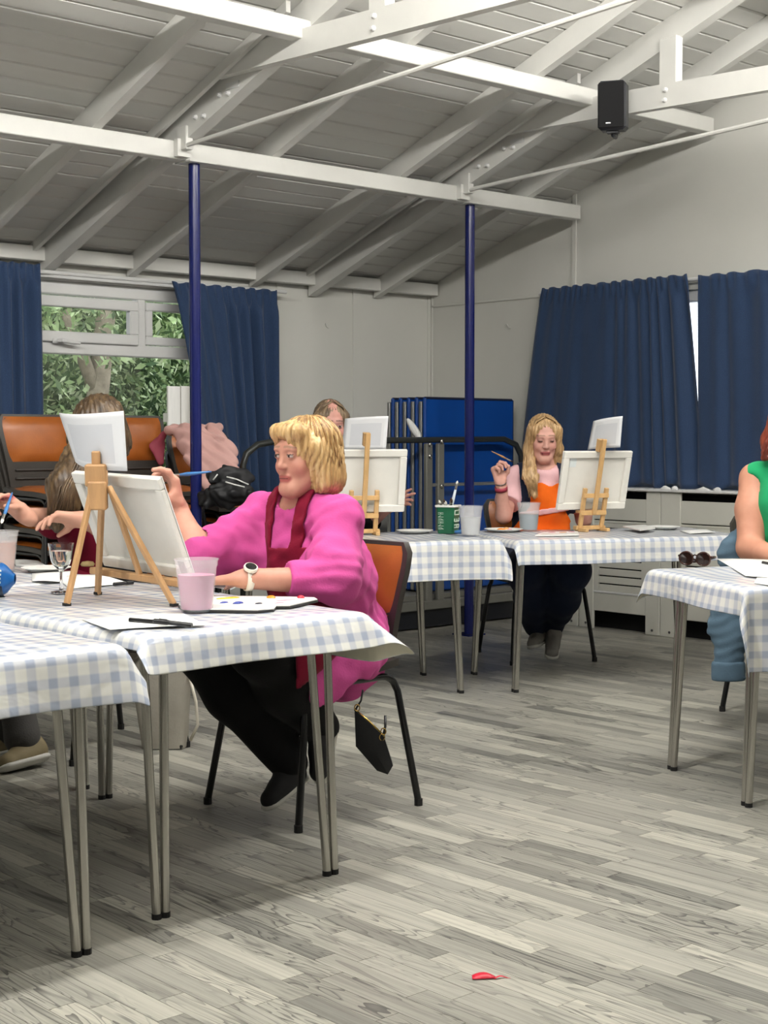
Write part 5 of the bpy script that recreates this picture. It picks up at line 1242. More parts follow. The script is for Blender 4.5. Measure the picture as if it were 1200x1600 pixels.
    for i in range(210):
        th = rg.uniform(-2.9, 2.9)
        if abs(th) < .2: continue
        fr_ = abs(th) < 1.15; L = rg.uniform(.35, .68) if fr_ else rg.uniform(.85, 1.16); flip = rg.uniform(-.15, .5); pts = []
        for j in range(9):
            v = j/8*L; ph = .25+v*1.75; z_ = .036+.092*math.cos(ph) if ph < 1.57 else .036-.115*(ph-1.57)
            rr = math.sin(min(ph, 1.57)); fl_ = 1+flip*max(0, v-.80); ww = .003*math.sin(v*9+i)
            pts.append(F((.090*rr*fl_+ww)*math.sin(th), -.024+(.106*rr*fl_+ww)*math.cos(th), z_))
        pl.append(pts)
    hm2 = hairmat('hair_blonde_dark', (92, 64, 38), (150, 112, 66), (196, 158, 106), (1, 1, .15), 60.)
    locks(MB(), pl[::2], 1, .0034).build('strands', hm, ho, smooth=True); locks(MB(), pl[1::2], 1, .0036).build('strands', hm2, ho, smooth=True)
    # watch on the left wrist
    wc = elL.lerp(wrL, .97); ax_ = (wrL-elL).normalized(); u1 = (-FW0*.5+UP0*.8); u1 = (u1-ax_*u1.dot(ax_)).normalized(); u2 = ax_.cross(u1)
    wt = MB(); rows = [[wc+ax_*o+(u1*math.cos(a)+u2*math.sin(a))*.0335 for a in [2*math.pi*k/28 for k in range(28)]] for o in (-.010, 0, .010)]
    w_ = wt.grid(rows, True).build('wrist_watch', 'watch_strap', t, smooth=True); solidify(w_, .004)
    Mw = Matrix((ax_, u2, u1)).transposed().to_4x4(); Mw.translation = wc+u1*.034
    MB().lathe([(.001, 0), (.021, 0), (.022, .004), (.020, .010), (.017, .011)], (0, 0, 0), 24).build('tmp', 'watch_strap') if False else None
    lt = MB().lathe([(.001, 0), (.0205, 0), (.0215, .004), (.0195, .009), (.001, .009)], Mw.translation, 24, cap=False, M=Mw.to_3x3().to_4x4()); lt.build('watch_case', 'watch_strap', w_, smooth=50)
    MB().lathe([(.001, .0092), (.0165, .0092), (.016, .0105), (.001, .0108)], Mw.translation, 24, cap=False, M=Mw.to_3x3().to_4x4()).build('watch_face', 'watch_glass', w_, smooth=50)
    brush('blue-handled brush in the raised hand of the woman in pink', at(262, 744, 4.60), at(330, 737, 4.54), 'brush_blue', 'bristle_white', r=.0052)
woman_pink()
# ================================================================== blonde woman in orange apron
def woman_orange():
    t = thing('person', 'long-haired blonde woman in pale pink tee and orange apron holding up a brush', 'person', (5.90, 5.36, 0))
    T = lambda a, b_, c: Vector((a, b_, c)); fb = Vector((-.60, -.80, 0)); rb = Vector((-.80, .60, 0))
    hipC = at(842, 860, 7.95); hipC.z = .55; chest = at(846, 772, 7.88); nb = at(849, 729, 7.86)
    shR, shL = at(806, 747, 7.88), at(890, 746, 7.80); elR, wrR = at(787, 806, 7.72), at(783, 760, 7.66); elL, wrL = at(912, 812, 7.92), at(925, 765, 7.84)
    F = Frame(at(849, 684, 7.80), -FW0*.95+RT*.08-UP0*.27)
    kR, kL = at(822, 893, 7.50), at(893, 893, 7.48); anR, anL = at(836, 975, 7.85), at(866, 975, 7.88)
    hR, hL = hipC+rb*.09, hipC-rb*.09
    B = Solid(); head(B, F, nb-T(0, 0, .03), .97)
    B.cap(hipC, chest, .12, .115, .05, (fb, .75)); B.cap(shR, shL, .048, .048, .04); B.cap(chest, nb, .10, .055, .05, (fb, .8))
    for a, b_, c in ((shR, elR, wrR), (shL, elL, wrL)): B.cap(a, b_, .046, .040, .03); B.cap(b_, c, .041, .027, .02)
    for a, b_, c in ((hR, kR, anR), (hL, kL, anL)): B.cap(a, b_, .07, .05, .04); B.cap(b_, c, .045, .03, .03)
    dR = UP0*.93-RT*.30; nR = RT*.75-FW0*.6; hand(B, wrR+UP0*.01, dR, nR, True, (1.0, 1.1, 1.15, 1.2), .02, (.8, .6), 1.05)
    hand(B, wrL, -RT*.5+UP0*.3+FW0*.1, -FW0, False, (.3, .35, .4, .4), .05, (.2, .2))
    lo, hi = bounds((F.c, hipC, elR, wrR, elL, wrL, kR, kL, anR, anL), .17); fR = wrR+dR*.06
    fine = [((F.c.x-.16, F.c.y-.16, F.c.z-.16), (F.c.x+.16, F.c.y+.16, F.c.z+.17), .0042), (tuple(fR+T(-.10, -.10, -.05)), tuple(fR+T(.10, .10, .10)), .0042)]
    solid_obj('body', regions(B, lo, hi, .011, fine), 'skin', t, face_color(F, (228, 176, 160), (172, 82, 86), (124, 92, 64), (226, 140, 132), .97, True))
    # pale pink tee
    S = Solid(); S.cap(hipC, chest, .15, .138, .05, (fb, .78)); S.cap(chest, nb-T(0, 0, .04), .13, .075, .05, (fb, .8)); S.cap(shR, nb-T(0, 0, .045), .060, .055, .05); S.cap(shL, nb-T(0, 0, .045), .060, .055, .05)
    S.cap(shR, shR.lerp(elR, .66), .064, .074, .03); S.cap(shL, shL.lerp(elL, .66), .064, .07, .03); S.disp = wrinkle(.0035, 4, 40.)
    for a, b_, f_ in ((shR, elR, .70), (shL, elL, .70)):
        c = np.array(a.lerp(b_, f_), dtype=np.float32); v = np.array((b_-a).normalized(), dtype=np.float32); S.cut(lambda P, c=c, v=v: np.minimum((P-c)@v, .095-np.linalg.norm(P-c, axis=1)))
    nk = np.array(nb+fb*.03+T(0, 0, .02), dtype=np.float32); S.cut(lambda P: .060-np.linalg.norm(P-nk, axis=1))
    lo, hi = bounds((shR, shL, hipC, elR, elL), .14); solid_obj('tee_shirt', [polygonise(S, lo, hi, .007)], 'tee_pale_pink', t)
    Sp = Solid(); Sp.p = [p for p in S.p]; Sp.disp = S.disp; c0 = np.array(chest, dtype=np.float32); A = lambda v: np.array(v, dtype=np.float32)
    So = Solid(); So.p = S.p[:2]; 
    def loc(P): q = P-c0; return q@A(rb), q[:, 2], q@A(fb)
    def pin(P):
        a, b_, c = loc(P); body = np.maximum(np.abs(a)-.20, b_+.03); strap = np.maximum(np.abs(np.abs(a)-.098)-.030, b_-.2)
        return np.maximum(np.abs(Sp(P)-.003)-.005, np.maximum(np.minimum(body, strap), -np.abs(c)-1+(np.abs(a)>.19)*0))
    def armless(P): return np.minimum(np.linalg.norm(P-A(elR), axis=1), np.linalg.norm(P-A(elL), axis=1))
    solid_obj('pinafore', [polygonise(lambda P: np.maximum(pin(P), .115-armless(P)), lo, hi, .006)], 'pinafore_navy', t)
    def apr(P):
        a, b_, c = loc(P); bib = np.maximum(np.abs(a+.01)-.09-.6*np.clip(-b_-.06, 0, .12), np.maximum(b_-.055-.01*np.sin(a*60), -b_-.34)); strap = np.maximum(np.abs(np.abs(a)-.068)-.012, np.maximum(b_-.17, -b_-.02))
        return np.maximum(np.abs(Sp(P)-.009-.004*np.sin(a*55+b_*20))-.0055, np.maximum(np.minimum(bib, bib), -c+.0))
    solid_obj('apron', [polygonise(lambda P: np.maximum(apr(P), .10-armless(P)), lo, hi, .006)], 'apron_orange', t)
    def tie(P):
        a, b_, c = loc(P); return np.maximum(np.abs(Sp(P)-.016)-.005, np.maximum(np.abs(b_+.088+.15*a)-.016, np.maximum(np.abs(a)-.13, -c)))
    solid_obj('apron_tie', [polygonise(tie, lo, hi, .006)], 'tee_pale_pink', t)
    K = Solid(); K.cap(hipC+fb*.05+T(0, 0, .07), hipC+fb*.26+T(0, 0, .065), .14, .15, .05, ((0, 0, 1), .45)); K.disp = wrinkle(.006, 15, 45.); lo2, hi2 = bounds((hipC, hipC+fb*.3), .2); solid_obj('apron_skirt', [polygonise(K, lo2, hi2, .008)], 'apron_orange', t)
    G = Solid(); G.cap(hipC, hipC+T(.01, 0, .01), .15, .15, .05)
    for a, b_, c in ((hR, kR, anR), (hL, kL, anL)): G.cap(a, b_, .10, .092, .05); G.cap(b_, b_.lerp(c, .5), .09, .085, .04); G.cap(b_.lerp(c, .5), c+T(0, 0, -.01), .085, .052, .04)
    G.disp = wrinkle(.006, 12, 22.); lo, hi = bounds((hR, hL, kR, kL, anR, anL), .16); solid_obj('trousers', [polygonise(G, lo, hi, .009)], 'trousers_navy', t)
    shoe(t, at(836, 985, 7.83), at(832, 1015, 7.68), ('shoe_grey', 'sole_white', 'lace_white'), 1., at(846, 1006, 7.92)); shoe(t, at(866, 982, 7.86), at(861, 1034, 7.70), ('shoe_grey', 'sole_white', 'lace_white'), 1., at(864, 1000, 7.93))
    hm = hairmat('hair_long_blonde', (128, 96, 62), (188, 152, 106), (222, 190, 144), (1, 1, .08), 60.)
    Hh = Solid(); E = lambda c, r, kk=.02, op='u': Hh.ell(F(*c), r, F.M, kk, op)
    E((0, -.018, .035), (.083, .100, .088)); E((0, -.05, -.04), (.082, .062, .10), .03)
    for s, e in ((1, .34), (-1, .22)):
        Hh.cap(F(s*.066, .022, .05), F(s*.074, .012, -.06), .026, .024, .03); q0, q1, q2 = F(s*.074, .012, -.06), at(829, 745, 7.74) if s > 0 else F(s*.082, .0, -.16), at(835, 775, 7.70) if s > 0 else F(s*.085, -.03, -.24)
        Hh.cap(q0, q1, .030, .034, .03, (-FW0, .6)); Hh.cap(q1, q2, .034, .016, .03, (-FW0, .6))
    E((0, .112, -.032), (.062, .090, .122), .012, 's')
    def strands(P): q = F.local(P); th = np.arctan2(q[:, 0], q[:, 1]+.03); return .002*np.sin(th*40+q[:, 2]*25)+.0015*np.sin(q[:, 0]*420+q[:, 2]*18)
    Hh.disp = strands; lo, hi = bounds((F.c, at(835, 775, 7.7)), .14); ho = solid_obj('hair', [polygonise(Hh, lo, hi, .005)], hm, t)
    rg = random.Random(8); pl = []
    for i in range(70):
        s = 1 if i % 3 else -1; x0 = rg.uniform(.0, .07); dz = rg.uniform(-.02, .02); pts = [F(s*.004, .035-x0*.9, .124-x0*.05)]
        pts.append(F(s*(.050+x0*.15), .048-x0*1.2, .100-x0*.1)); pts.append(F(s*(.076+x0*.1), .035-x0*.9, .045)); pts.append(F(s*(.086+x0*.1), .028-x0*.7, -.04)); e = at(829+rg.uniform(-13, 9), 742, 7.72) if s > 0 else F(s*(.09+x0*.1), -.0, -.15); pts.append(pts[-1].lerp(e, .55)); pts.append(e)
        if s > 0: pts.append(at(834+rg.uniform(-9, 7), 772+rg.uniform(-14, 8), 7.69))
        pl.append(pts)
    locks(MB(), pl, 2, .0042).build('strands', hm, ho, smooth=True)
    wc = wrR-UP0*.012; ax_ = (wrR-elR).normalized(); u1 = ax_.orthogonal().normalized(); u2 = ax_.cross(u1)
    for o, r_, m, nm in ((.0, .031, 'band_red', 'wrist_band'), (.03, .028, 'steel_dark', 'bracelet')):
        hw = .011 if m == 'band_red' else .002; rows = [[wc+ax_*(o+q)+(u1*math.cos(a)+u2*math.sin(a))*r_ for a in [2*math.pi*k/24 for k in range(24)]] for q in (-hw, 0, hw)]
        solidify(MB().grid(rows, True).build(nm, m, t, smooth=True), .004)
    brush('small brush held up by the woman in the orange apron', at(802, 722, 7.60), at(768, 705, 7.55), 'brush_wood', 'bristle_dark', r=.004)
woman_orange()

# ================================================================== person hidden behind the front canvas
def person_left():
    t = thing('person', 'brown-haired person in black half hidden behind the foreground canvas', 'person', (2.97, 4.90, 0)); T = lambda a, b_, c: Vector((a, b_, c))
    hipC = T(3.03, 4.90, .56); chest = T(2.93, 4.90, .88); nb = T(2.90, 4.91, 1.05); shR, shL = T(2.92, 5.03, .985), T(2.91, 4.74, .99)
    elR, wrR = at(86, 812, 5.50), at(40, 806, 5.27); elL, wrL = at(196, 846, 5.38), at(132, 812, 5.20)
    F = Frame(at(153, 671, 5.58), (-.90, -.22, -.36)); kR, kL = T(2.60, 5.02, .55), T(2.60, 4.80, .55); anR, anL = at(36, 1150, 5.30), at(12, 1150, 5.6)
    hR, hL = hipC+T(-.02, .09, -.02), hipC+T(-.02, -.09, -.02)
    B = Solid(); head(B, F, nb-T(0, 0, .03)); B.cap(hipC, chest, .13, .125, .05, ((1, 0, 0), .75)); B.cap(shR, shL, .05, .05, .04); B.cap(chest, nb, .11, .055, .05, ((1, 0, 0), .8))
    for a, b_, c in ((shR, elR, wrR), (shL, elL, wrL)): B.cap(a, b_, .05, .043, .03); B.cap(b_, c, .045, .029, .02)
    for a, b_, c in ((hR, kR, anR), (hL, kL, anL)): B.cap(a, b_, .075, .052, .04); B.cap(b_, c, .048, .032, .03)
    dR = -RT*.75+UP0*.62-FW0*.2; hand(B, wrR, dR, -FW0*.6-UP0*.7, True, (.75, .9, 1.0, 1.05), .03, (.7, .5), 1.05)
    dL = -RT*.92+UP0*.12-FW0*.15; hand(B, wrL, dL, -UP0*.75-FW0*.3, False, (.25, .4, .5, .55), .08, (.4, .3), 1.08)
    lo, hi = bounds((F.c, hipC, elR, wrR, elL, wrL, kR, kL, anR, anL), .17); fR, fL = wrR+dR*.06, wrL+dL*.06
    fine = [((F.c.x-.16, F.c.y-.16, F.c.z-.16), (F.c.x+.16, F.c.y+.16, F.c.z+.17), .006), (tuple(fR-T(.12, .12, .09)), tuple(fR+T(.12, .12, .10)), .004), (tuple(fL-T(.12, .12, .10)), tuple(fL+T(.12, .12, .10)), .004)]
    solid_obj('body', regions(B, lo, hi, .011, fine), 'skin', t, face_color(F, (210, 160, 138)))
    S = Solid(); S.cap(hipC, chest, .17, .15, .05, ((1, 0, 0), .78)); S.cap(chest, nb-T(0, 0, .03), .14, .075, .05, ((1, 0, 0), .8)); S.cap(shR, shL, .065, .065, .04); S.cap(shR, elR, .064, .058, .03); S.cap(shL, elL, .064, .058, .03); S.disp = wrinkle(.004, 21, 32.)
    for a, b_, f_ in ((shR, elR, .80), (shL, elL, .8)):
        c = np.array(a.lerp(b_, f_), dtype=np.float32); v = np.array((b_-a).normalized(), dtype=np.float32); S.cut(lambda P, c=c, v=v: np.minimum((P-c)@v, .10-np.linalg.norm(P-c, axis=1)))
    lo, hi = bounds((shR, shL, hipC, elR, elL), .14); solid_obj('top', [polygonise(S, lo, hi, .008)], 'top_black', t)
    Sp = Solid(); Sp.p = S.p; Sp.disp = S.disp; c0 = np.array(chest, dtype=np.float32)
    def apr(P):
        q = P-c0; return np.maximum(np.abs(Sp(P)-.006)-.006, np.maximum(np.abs(q[:, 1])-.13, np.maximum(q[:, 2]+.02, q[:, 0]+.0)))
    solid_obj('apron', [polygonise(apr, chest+T(-.3, -.25, -.5), chest+T(.1, .25, .1), .007)], 'apron_maroon', t)
    K = Solid(); K.cap(T(2.92, 4.90, .62), T(2.66, 4.90, .60), .14, .14, .05, ((0, 0, 1), .5)); solid_obj('apron_skirt', [polygonise(K, T(2.4, 4.6, .4), T(3.15, 5.2, .8), .01)], 'apron_maroon', t)
    G = Solid(); G.cap(hipC, hipC+T(0, 0, .01), .15, .15, .05)
    for a, b_, c in ((hR, kR, anR), (hL, kL, anL)): G.cap(a, b_, .098, .08, .05); G.cap(b_, c, .078, .066, .03)
    G.disp = wrinkle(.005, 14, 24.); lo, hi = bounds((hR, hL, kR, kL, anR, anL), .16); solid_obj('trousers', [polygonise(G, lo, hi, .01)], 'trousers_grey', t)
    shoe(t, at(40, 1163, 5.30), at(4, 1207, 5.18), ('shoe_khaki', 'sole_white', 'lace_white'), 1.1, at(68, 1190, 5.32)); shoe(t, anL-T(0, 0, .03), at(-40, 1185, 5.5), ('shoe_khaki', 'sole_white', 'lace_white'), 1.05)
    hm = hairmat('hair_brown', (44, 34, 24), (78, 60, 40), (124, 100, 68), (1, 1, .15), 50.)
    Hh = Solid(); E = lambda c, r, kk=.02, op='u': Hh.ell(F(*c), r, F.M, kk, op); E((0, -.018, .037), (.088, .105, .092)); E((0, -.05, -.05), (.085, .07, .10), .03)
    Hh.chain([F(.06, .03, .02), at(126, 715, 5.46), at(104, 765, 5.36), at(92, 820, 5.32)], [.04, .062, .072, .034], .03, (-FW0, .7)); E((0, .11, -.05), (.058, .085, .09), .012, 's')
    def strands(P): q = F.local(P); th = np.arctan2(q[:, 0], q[:, 1]+.03); return .0028*np.sin(th*30+q[:, 2]*25)+.002*np.sin(q[:, 0]*260+q[:, 1]*200)
    Hh.disp = strands; lo, hi = bounds((F.c, at(90, 825, 5.36)), .14); ho = solid_obj('hair', [polygonise(Hh, lo, hi, .0055)], hm, t)
    rg = random.Random(3); pl = []
    for i in range(60):
        j = rg.uniform(-1, 1); pl.append([F(.06+.02*j, .02, .06+.02*rg.random()), at(126+22*j, 712+6*rg.random(), 5.38+.05*abs(j)), at(104+28*j, 762, 5.28+.06*abs(j)), at(90+16*j+rg.uniform(-5, 5), 820+rg.uniform(-16, 12), 5.27+.05*abs(j))])
    locks(MB(), pl, 3, .0048).build('strands', hm, ho, smooth=True)
    brush('blue brush dipped towards the brown water tub at the left edge', at(2, 818, 5.02), at(19, 770, 5.14), 'brush_blue', 'bristle_white', r=.0055)
person_left()

# ================================================================== woman behind the middle canvas
def woman_middle():
    t = thing('person', 'brown-haired woman mostly hidden behind the middle canvas, forehead and hand showing', 'person', (4.88, 5.92, 0)); T = lambda a, b_, c: Vector((a, b_, c)); fb = Vector((-.5, -.86, 0)); rb = Vector((-.86, .5, 0))
    F = Frame(at(516, 662, 7.62), -FW0*.93+RT*.25-UP0*.25); nb = at(514, 708, 7.68); chest = at(512, 755, 7.72); hipC = at(512, 850, 7.80); hipC.z = .56; shR, shL = at(466, 732, 7.74), at(562, 732, 7.62); elR, wrR = at(470, 805, 7.6), at(515, 812, 7.45); elL, wrL = at(556, 838, 7.56), at(606, 792, 7.40)
    kR, kL = hipC+fb*.42+rb*.1, hipC+fb*.42-rb*.1; anR, anL = T(kR.x, kR.y, .1)-fb*.05, T(kL.x, kL.y, .1)-fb*.05
    B = Solid(); head(B, F, nb-T(0, 0, .02)); B.cap(hipC, chest, .13, .12, .05, (fb, .75)); B.cap(shR, shL, .05, .05, .04); B.cap(chest, nb, .10, .055, .05, (fb, .8))
    for a, b_, c in ((shR, elR, wrR), (shL, elL, wrL)): B.cap(a, b_, .048, .042, .03); B.cap(b_, c, .042, .028, .02)
    for a, b_, c in ((hipC, kR, anR), (hipC, kL, anL)): B.cap(a, b_, .075, .055, .04); B.cap(b_, c, .05, .03, .03)
    dL = RT*.85+UP0*.42; hand(B, wrL, dL, -FW0*.8-UP0*.3, False, (.12, .25, .45, .5), .08, (.1, .2), .95); hand(B, wrR, RT*.8-FW0*.4, Vector((0, 0, -1)), True, (.4, .4, .4, .4))
    lo, hi = bounds((F.c, hipC, elR, elL, wrL, wrR, kR, kL, anR, anL), .17); fL = wrL+dL*.06
    fine = [((F.c.x-.16, F.c.y-.16, F.c.z-.16), (F.c.x+.16, F.c.y+.16, F.c.z+.17), .005), (tuple(fL-T(.12, .12, .1)), tuple(fL+T(.12, .12, .1)), .004)]
    solid_obj('body', regions(B, lo, hi, .012, fine), 'skin', t, face_color(F, (214, 160, 146), brow=(60, 40, 34)))
    S = Solid(); S.cap(hipC, chest, .165, .145, .05, (fb, .78)); S.cap(chest, nb-T(0, 0, .03), .13, .075, .05, (fb, .8)); S.cap(shR, shL, .063, .063, .04); S.cap(shR, elR, .062, .055, .03); S.cap(shL, elL, .062, .055, .03); S.cap(elL, elL.lerp(wrL, .5), .055, .045, .02); S.cap(elR, elR.lerp(wrR, .6), .055, .045, .02); S.disp = wrinkle(.004, 31, 30.)
    lo, hi = bounds((shR, shL, hipC, elR, elL), .15); solid_obj('top', [polygonise(S, lo, hi, .01)], 'top_black', t)
    G = Solid()
    for a, b_, c in ((hipC+rb*.08, kR, anR), (hipC-rb*.08, kL, anL)): G.cap(a, b_, .10, .08, .05); G.cap(b_, c, .075, .055, .03)
    lo, hi = bounds((hipC, kR, kL, anR, anL), .16); solid_obj('trousers', [polygonise(G, lo, hi, .012)], 'leggings_black', t)
    for a in (anR, anL): shoe(t, a, T(a.x, a.y, .02)+fb*.15, ('shoe_black', 'sole_white', 'shoe_lace'))
    hm = hairmat('hair_ash', (66, 52, 42), (120, 100, 78), (172, 150, 118), (1, 1, .15), 55.)
    Hh = Solid(); E = lambda c, r, kk=.02, op='u': Hh.ell(F(*c), r, F.M, kk, op); E((0, -.018, .033), (.085, .102, .090)); E((0, -.04, -.06), (.09, .07, .12), .03)
    for s in (-1, 1): Hh.cap(F(s*.066, .02, .04), F(s*.085, .0, -.16), .028, .03, .03)
    E((-.01, .112, -.028), (.062, .088, .118), .012, 's'); Hh.disp = lambda P: .002*np.sin(np.arctan2(F.local(P)[:, 0], F.local(P)[:, 1]+.03)*40+F.local(P)[:, 2]*25)
    lo, hi = bounds((F.c,), .22); ho = solid_obj('hair', [polygonise(Hh, lo, hi, .006)], hm, t)
    pl = []; rg = random.Random(12)
    for i in range(46):
        s = 1 if i % 2 else -1; x0 = rg.uniform(0, .07); pl.append([F(s*.004, .035-x0*.9, .124-x0*.05), F(s*(.052+x0*.15), .045-x0*1.2, .098-x0*.1), F(s*(.078+x0*.1), .035-x0*.9, .045), F(s*(.088+x0*.1), .03-x0*.7, -.03), F(s*(.10+x0*.1), .0-x0*.3, -.14)])
    locks(MB(), pl, 4, .004).build('strands', hm, ho, smooth=True)
woman_middle()

# ================================================================== woman in green at the right edge
def woman_green():
    t = thing('person', 'auburn-haired woman in sleeveless green top at the right edge', 'person', (5.33, 3.50, 0)); T = lambda a, b_, c: Vector((a, b_, c)); fb = Vector((-.46, -.888, 0)); rb = Vector((-.888, .46, 0))
    shR, shL = at(1180, 748, 5.98), at(1300, 748, 5.75); nb = at(1240, 722, 5.92); chest = at(1242, 790, 5.90); hipC = at(1248, 905, 5.98); hipC.z = .56; F = Frame(at(1240, 662, 5.86), -FW0*.9-RT*.2-UP0*.2)
    elR, wrR = at(1172, 856, 5.86), at(1222, 876, 5.62); elL, wrL = at(1315, 850, 5.6), at(1280, 885, 5.4); kR, kL = hipC+fb*.40+rb*.1, hipC+fb*.40-rb*.1; anR, anL = T(kR.x, kR.y, .1)+fb*.03, T(kL.x, kL.y, .1)+fb*.03
    B = Solid(); head(B, F, nb-T(0, 0, .02)); B.cap(hipC, chest, .14, .13, .05, (fb, .75)); B.cap(shR, shL, .055, .055, .04); B.cap(chest, nb, .11, .058, .05, (fb, .8))
    for a, b_, c in ((shR, elR, wrR), (shL, elL, wrL)): B.cap(a, a.lerp(b_, .45), .060, .066, .03); B.cap(a.lerp(b_, .45), b_, .066, .050, .03); B.cap(b_, c, .053, .032, .02)
    for a, b_, c in ((hipC, kR, anR), (hipC, kL, anL)): B.cap(a, b_, .075, .055, .04); B.cap(b_, c, .05, .03, .03)
    hand(B, wrR, (wrR-elR).normalized(), Vector((0, 0, -1)), True, (.3, .4, .4, .4)); hand(B, wrL, (wrL-elL).normalized(), Vector((0, 0, -1)), False, (.3, .4, .4, .4))
    lo, hi = bounds((F.c, hipC, elR, elL, wrL, wrR, kR, kL, anR, anL), .17)
    solid_obj('body', regions(B, lo, hi, .010, [((F.c.x-.16, F.c.y-.16, F.c.z-.16), (F.c.x+.16, F.c.y+.16, F.c.z+.17), .005)]), 'skin', t, face_color(F, (214, 156, 130)))
    S = Solid(); S.cap(hipC, chest, .175, .155, .05, (fb, .8)); S.cap(chest, nb-T(0, 0, .03), .14, .08, .05, (fb, .8)); S.cap(shR+(nb-shR)*.12, shL+(nb-shL)*.12, .066, .066, .04); S.disp = wrinkle(.004, 41, 34.)
    c = np.array(shR.lerp(elR, .25), dtype=np.float32); S.cut(lambda P: .064-np.linalg.norm((P-c)*np.array([1, 1, .7], dtype=np.float32), axis=1))
    lo, hi = bounds((shR, shL, hipC, nb), .17); solid_obj('top', [polygonise(S, lo, hi, .008)], 'top_green', t)
    G = Solid()
    for a, b_, c_ in ((hipC+rb*.08, kR, anR), (hipC-rb*.08, kL, anL)): G.cap(a, b_, .105, .085, .05); G.cap(b_, c_, .078, .06, .03)
    lo, hi = bounds((hipC, kR, kL, anR, anL), .16); solid_obj('trousers', [polygonise(G, lo, hi, .012)], 'leggings_black', t)
    for a in (anR, anL): shoe(t, a, T(a.x, a.y, .02)+fb*.15, ('shoe_black', 'sole_white', 'shoe_lace'))
    hm = hairmat('hair_auburn', (74, 28, 18), (128, 52, 34), (176, 92, 62), (1, 1, .12), 50.)
    Hh = Solid(); E = lambda c, r, kk=.02, op='u': Hh.ell(F(*c), r, F.M, kk, op); E((0, -.018, .035), (.088, .104, .092)); E((0, -.05, -.06), (.09, .07, .13), .03)
    Hh.chain([F(.068, .02, .03), F(.085, -.01, -.07), at(1196, 714, 5.86)], [.028, .034, .018], .03); Hh.cap(F(-.068, .02, .03), F(-.09, -.02, -.2), .028, .03, .03); E((0, .11, -.04), (.058, .085, .105), .012, 's')
    Hh.disp = lambda P: .0025*np.sin(np.arctan2(F.local(P)[:, 0], F.local(P)[:, 1]+.03)*36+F.local(P)[:, 2]*25); lo, hi = bounds((F.c, at(1196, 714, 5.86)), .2); ho = solid_obj('hair', [polygonise(Hh, lo, hi, .006)], hm, t)
    pl = []; rg = random.Random(14)
    for i in range(26): x0 = rg.uniform(0, .06); pl.append([F(.02+x0*.2, .04-x0*.6, .115), F(.07+x0*.2, .03-x0*.8, .05), F(.098, .015-x0, -.05), at(1193+rg.uniform(-5, 8), 712+rg.uniform(-6, 4), 5.84)])
    locks(MB(), pl, 5, .0045).build('strands', hm, ho, smooth=True)
woman_green()

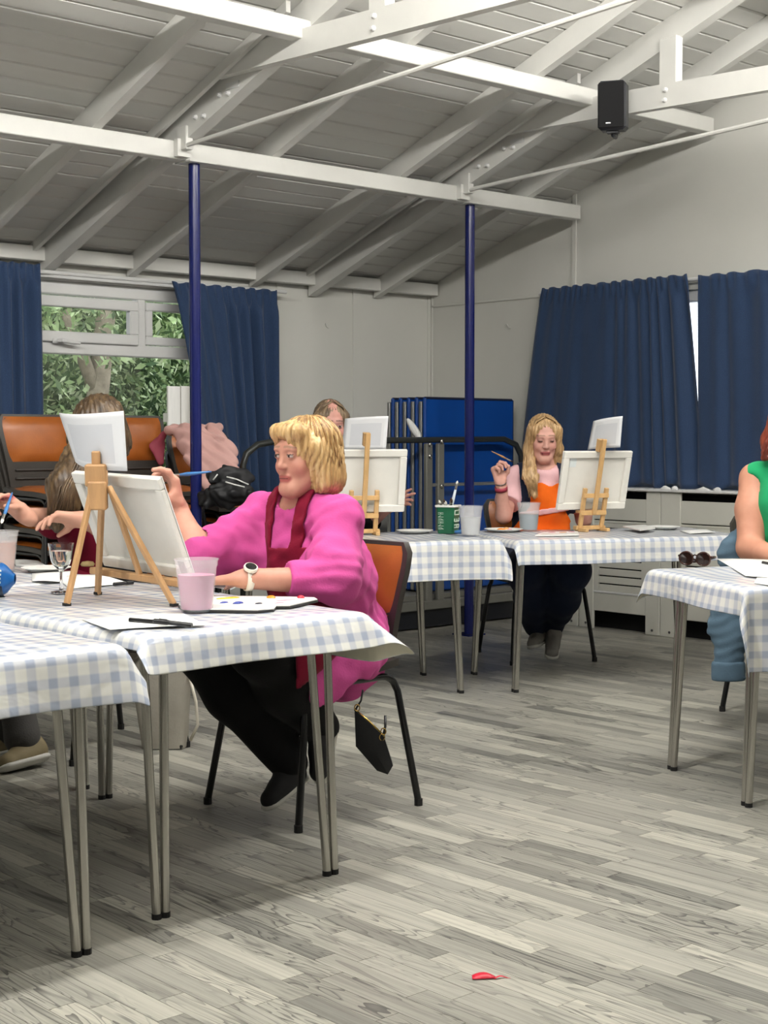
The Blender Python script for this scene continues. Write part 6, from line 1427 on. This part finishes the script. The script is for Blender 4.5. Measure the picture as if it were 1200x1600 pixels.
# ------------------------------------------------------------------ garments left on chairs
mat('jacket_pink', (214, 168, 160), .8, var=.06, scale=8., bump=.12, bscale=150, sheen=.2); mat('jacket_lining', (170, 74, 92), .6)
def draped():
    T = lambda a, b_, c: Vector((a, b_, c)); D0 = 7.55
    t = thing('pink_jacket', 'dusty pink jacket draped over the backs of the right chair stack', 'jacket', (4.80, 6.88, 1.0))
    S = Solid(); f = ((0, 1, 0), .32)
    S.cap(at(264, 672, 7.90), at(342, 669, 8.04), .026, .030, .03); S.chain([at(284, 676, 7.88), at(300, 700, 7.84), at(306, 722, 7.80)], [.03, .05, .03], .03, ((.35, 1, 0), .3)); S.chain([at(300, 680, 7.88), at(322, 705, 7.84), at(332, 735, 7.80)], [.055, .085, .085], .04, ((.35, 1, 0), .3)); S.chain([at(336, 678, 7.96), at(350, 706, 7.86), at(364, 738, 7.80)], [.045, .05, .045], .03, ((.35, 1, 0), .4)); S.chain([at(318, 715, 7.80), at(322, 758, 7.76)], [.05, .035], .03, f)
    S.disp = lambda P: wrinkle(.006, 51, 40.)(P)+.004*np.sin((P@np.array([.8, .2, .55], dtype=np.float32))*120); lo, hi = bounds((at(247, 730, 7.9), at(370, 660, 8.02), at(322, 760, 7.7)), .12); solid_obj('jacket_body', [polygonise(S, lo, hi, .006)], 'jacket_pink', t)
    L = Solid(); L.chain([at(258, 675, 7.94), at(248, 695, 7.98), at(252, 722, 7.98)], [.016, .040, .022], .02, ((.3, 1, 0), .4)); L.disp = wrinkle(.004, 55, 50.); lo, hi = bounds((at(247, 730, 8.0), at(270, 665, 7.85)), .08); solid_obj('lining', [polygonise(L, lo, hi, .006)], 'jacket_lining', t)
    t = thing('black_jacket', 'black jacket with white piping heaped on the right chair stack', 'jacket', (4.82, 6.55, .86))
    mat('jacket_black', (20, 20, 24), .6, var=.2, bump=.15); mat('piping_white', (226, 226, 222), .6)
    S = Solid(); S.chain([at(324, 782, 7.50), at(350, 770, 7.48), at(384, 772, 7.52)], [.045, .06, .05], .02); S.chain([at(335, 752, 7.5), at(358, 740, 7.5), at(385, 750, 7.55)], [.03, .042, .03], .02); S.disp = lambda P: wrinkle(.008, 61, 45.)(P)+wrinkle(.007, 63, 95.)(P)
    lo, hi = bounds((at(315, 800, 7.5), at(392, 728, 7.5)), .11); solid_obj('jacket_body', [polygonise(S, lo, hi, .006)], 'jacket_black', t)
    b = MB(); b.tube([at(354, 745, 7.41), at(370, 749, 7.41), at(388, 757, 7.44)], .004, 6); b.tube([at(352, 753, 7.40), at(366, 757, 7.40), at(382, 761, 7.43)], .004, 6); b.tube([at(333, 750, 7.43), at(340, 741, 7.43)], .004, 6); b.build('piping', 'piping_white', t, smooth=True)
    t = thing('denim_jacket', 'blue denim jacket hanging beside the woman in green', 'jacket', at(1140, 1060, 5.95))
    f = (-FW0, .4); S = Solid(); S.chain([at(1172, 830, 5.98), at(1160, 870, 5.96), at(1158, 940, 5.95)], [.04, .085, .075], .04, f); S.chain([at(1142, 925, 5.96), at(1138, 990, 5.95), at(1138, 1052, 5.94)], [.062, .066, .060], .03, (-FW0, .55)); S.chain([at(1170, 900, 6.0), at(1172, 1000, 5.98)], [.06, .05], .03, f)
    S.disp = lambda P: wrinkle(.007, 71, 32.)(P)+.002*np.sin(P[:, 2]*150+3*np.sin(P[:, 0]*40)); zc = float(at(1138, 1062, 5.94).z); S.cut(lambda P: zc-P[:, 2]); lo, hi = bounds((at(1120, 1065, 5.94), at(1190, 830, 6.08)), .12); solid_obj('jacket_body', [polygonise(S, lo, hi, .007)], 'denim', t)
    C_ = Solid(); C_.cap(at(1138, 1040, 5.94), at(1138, 1056, 5.94), .068, .068, .0, (-FW0, .55)); z0, z1 = zc-.004, float(at(1138, 1034, 5.94).z); C_.cut(lambda P: np.maximum(z0-P[:, 2], P[:, 2]-z1)); lo, hi = bounds((at(1138, 1045, 5.94),), .14); solid_obj('cuff', [polygonise(C_, lo, hi, .006)], 'denim', t)
draped()
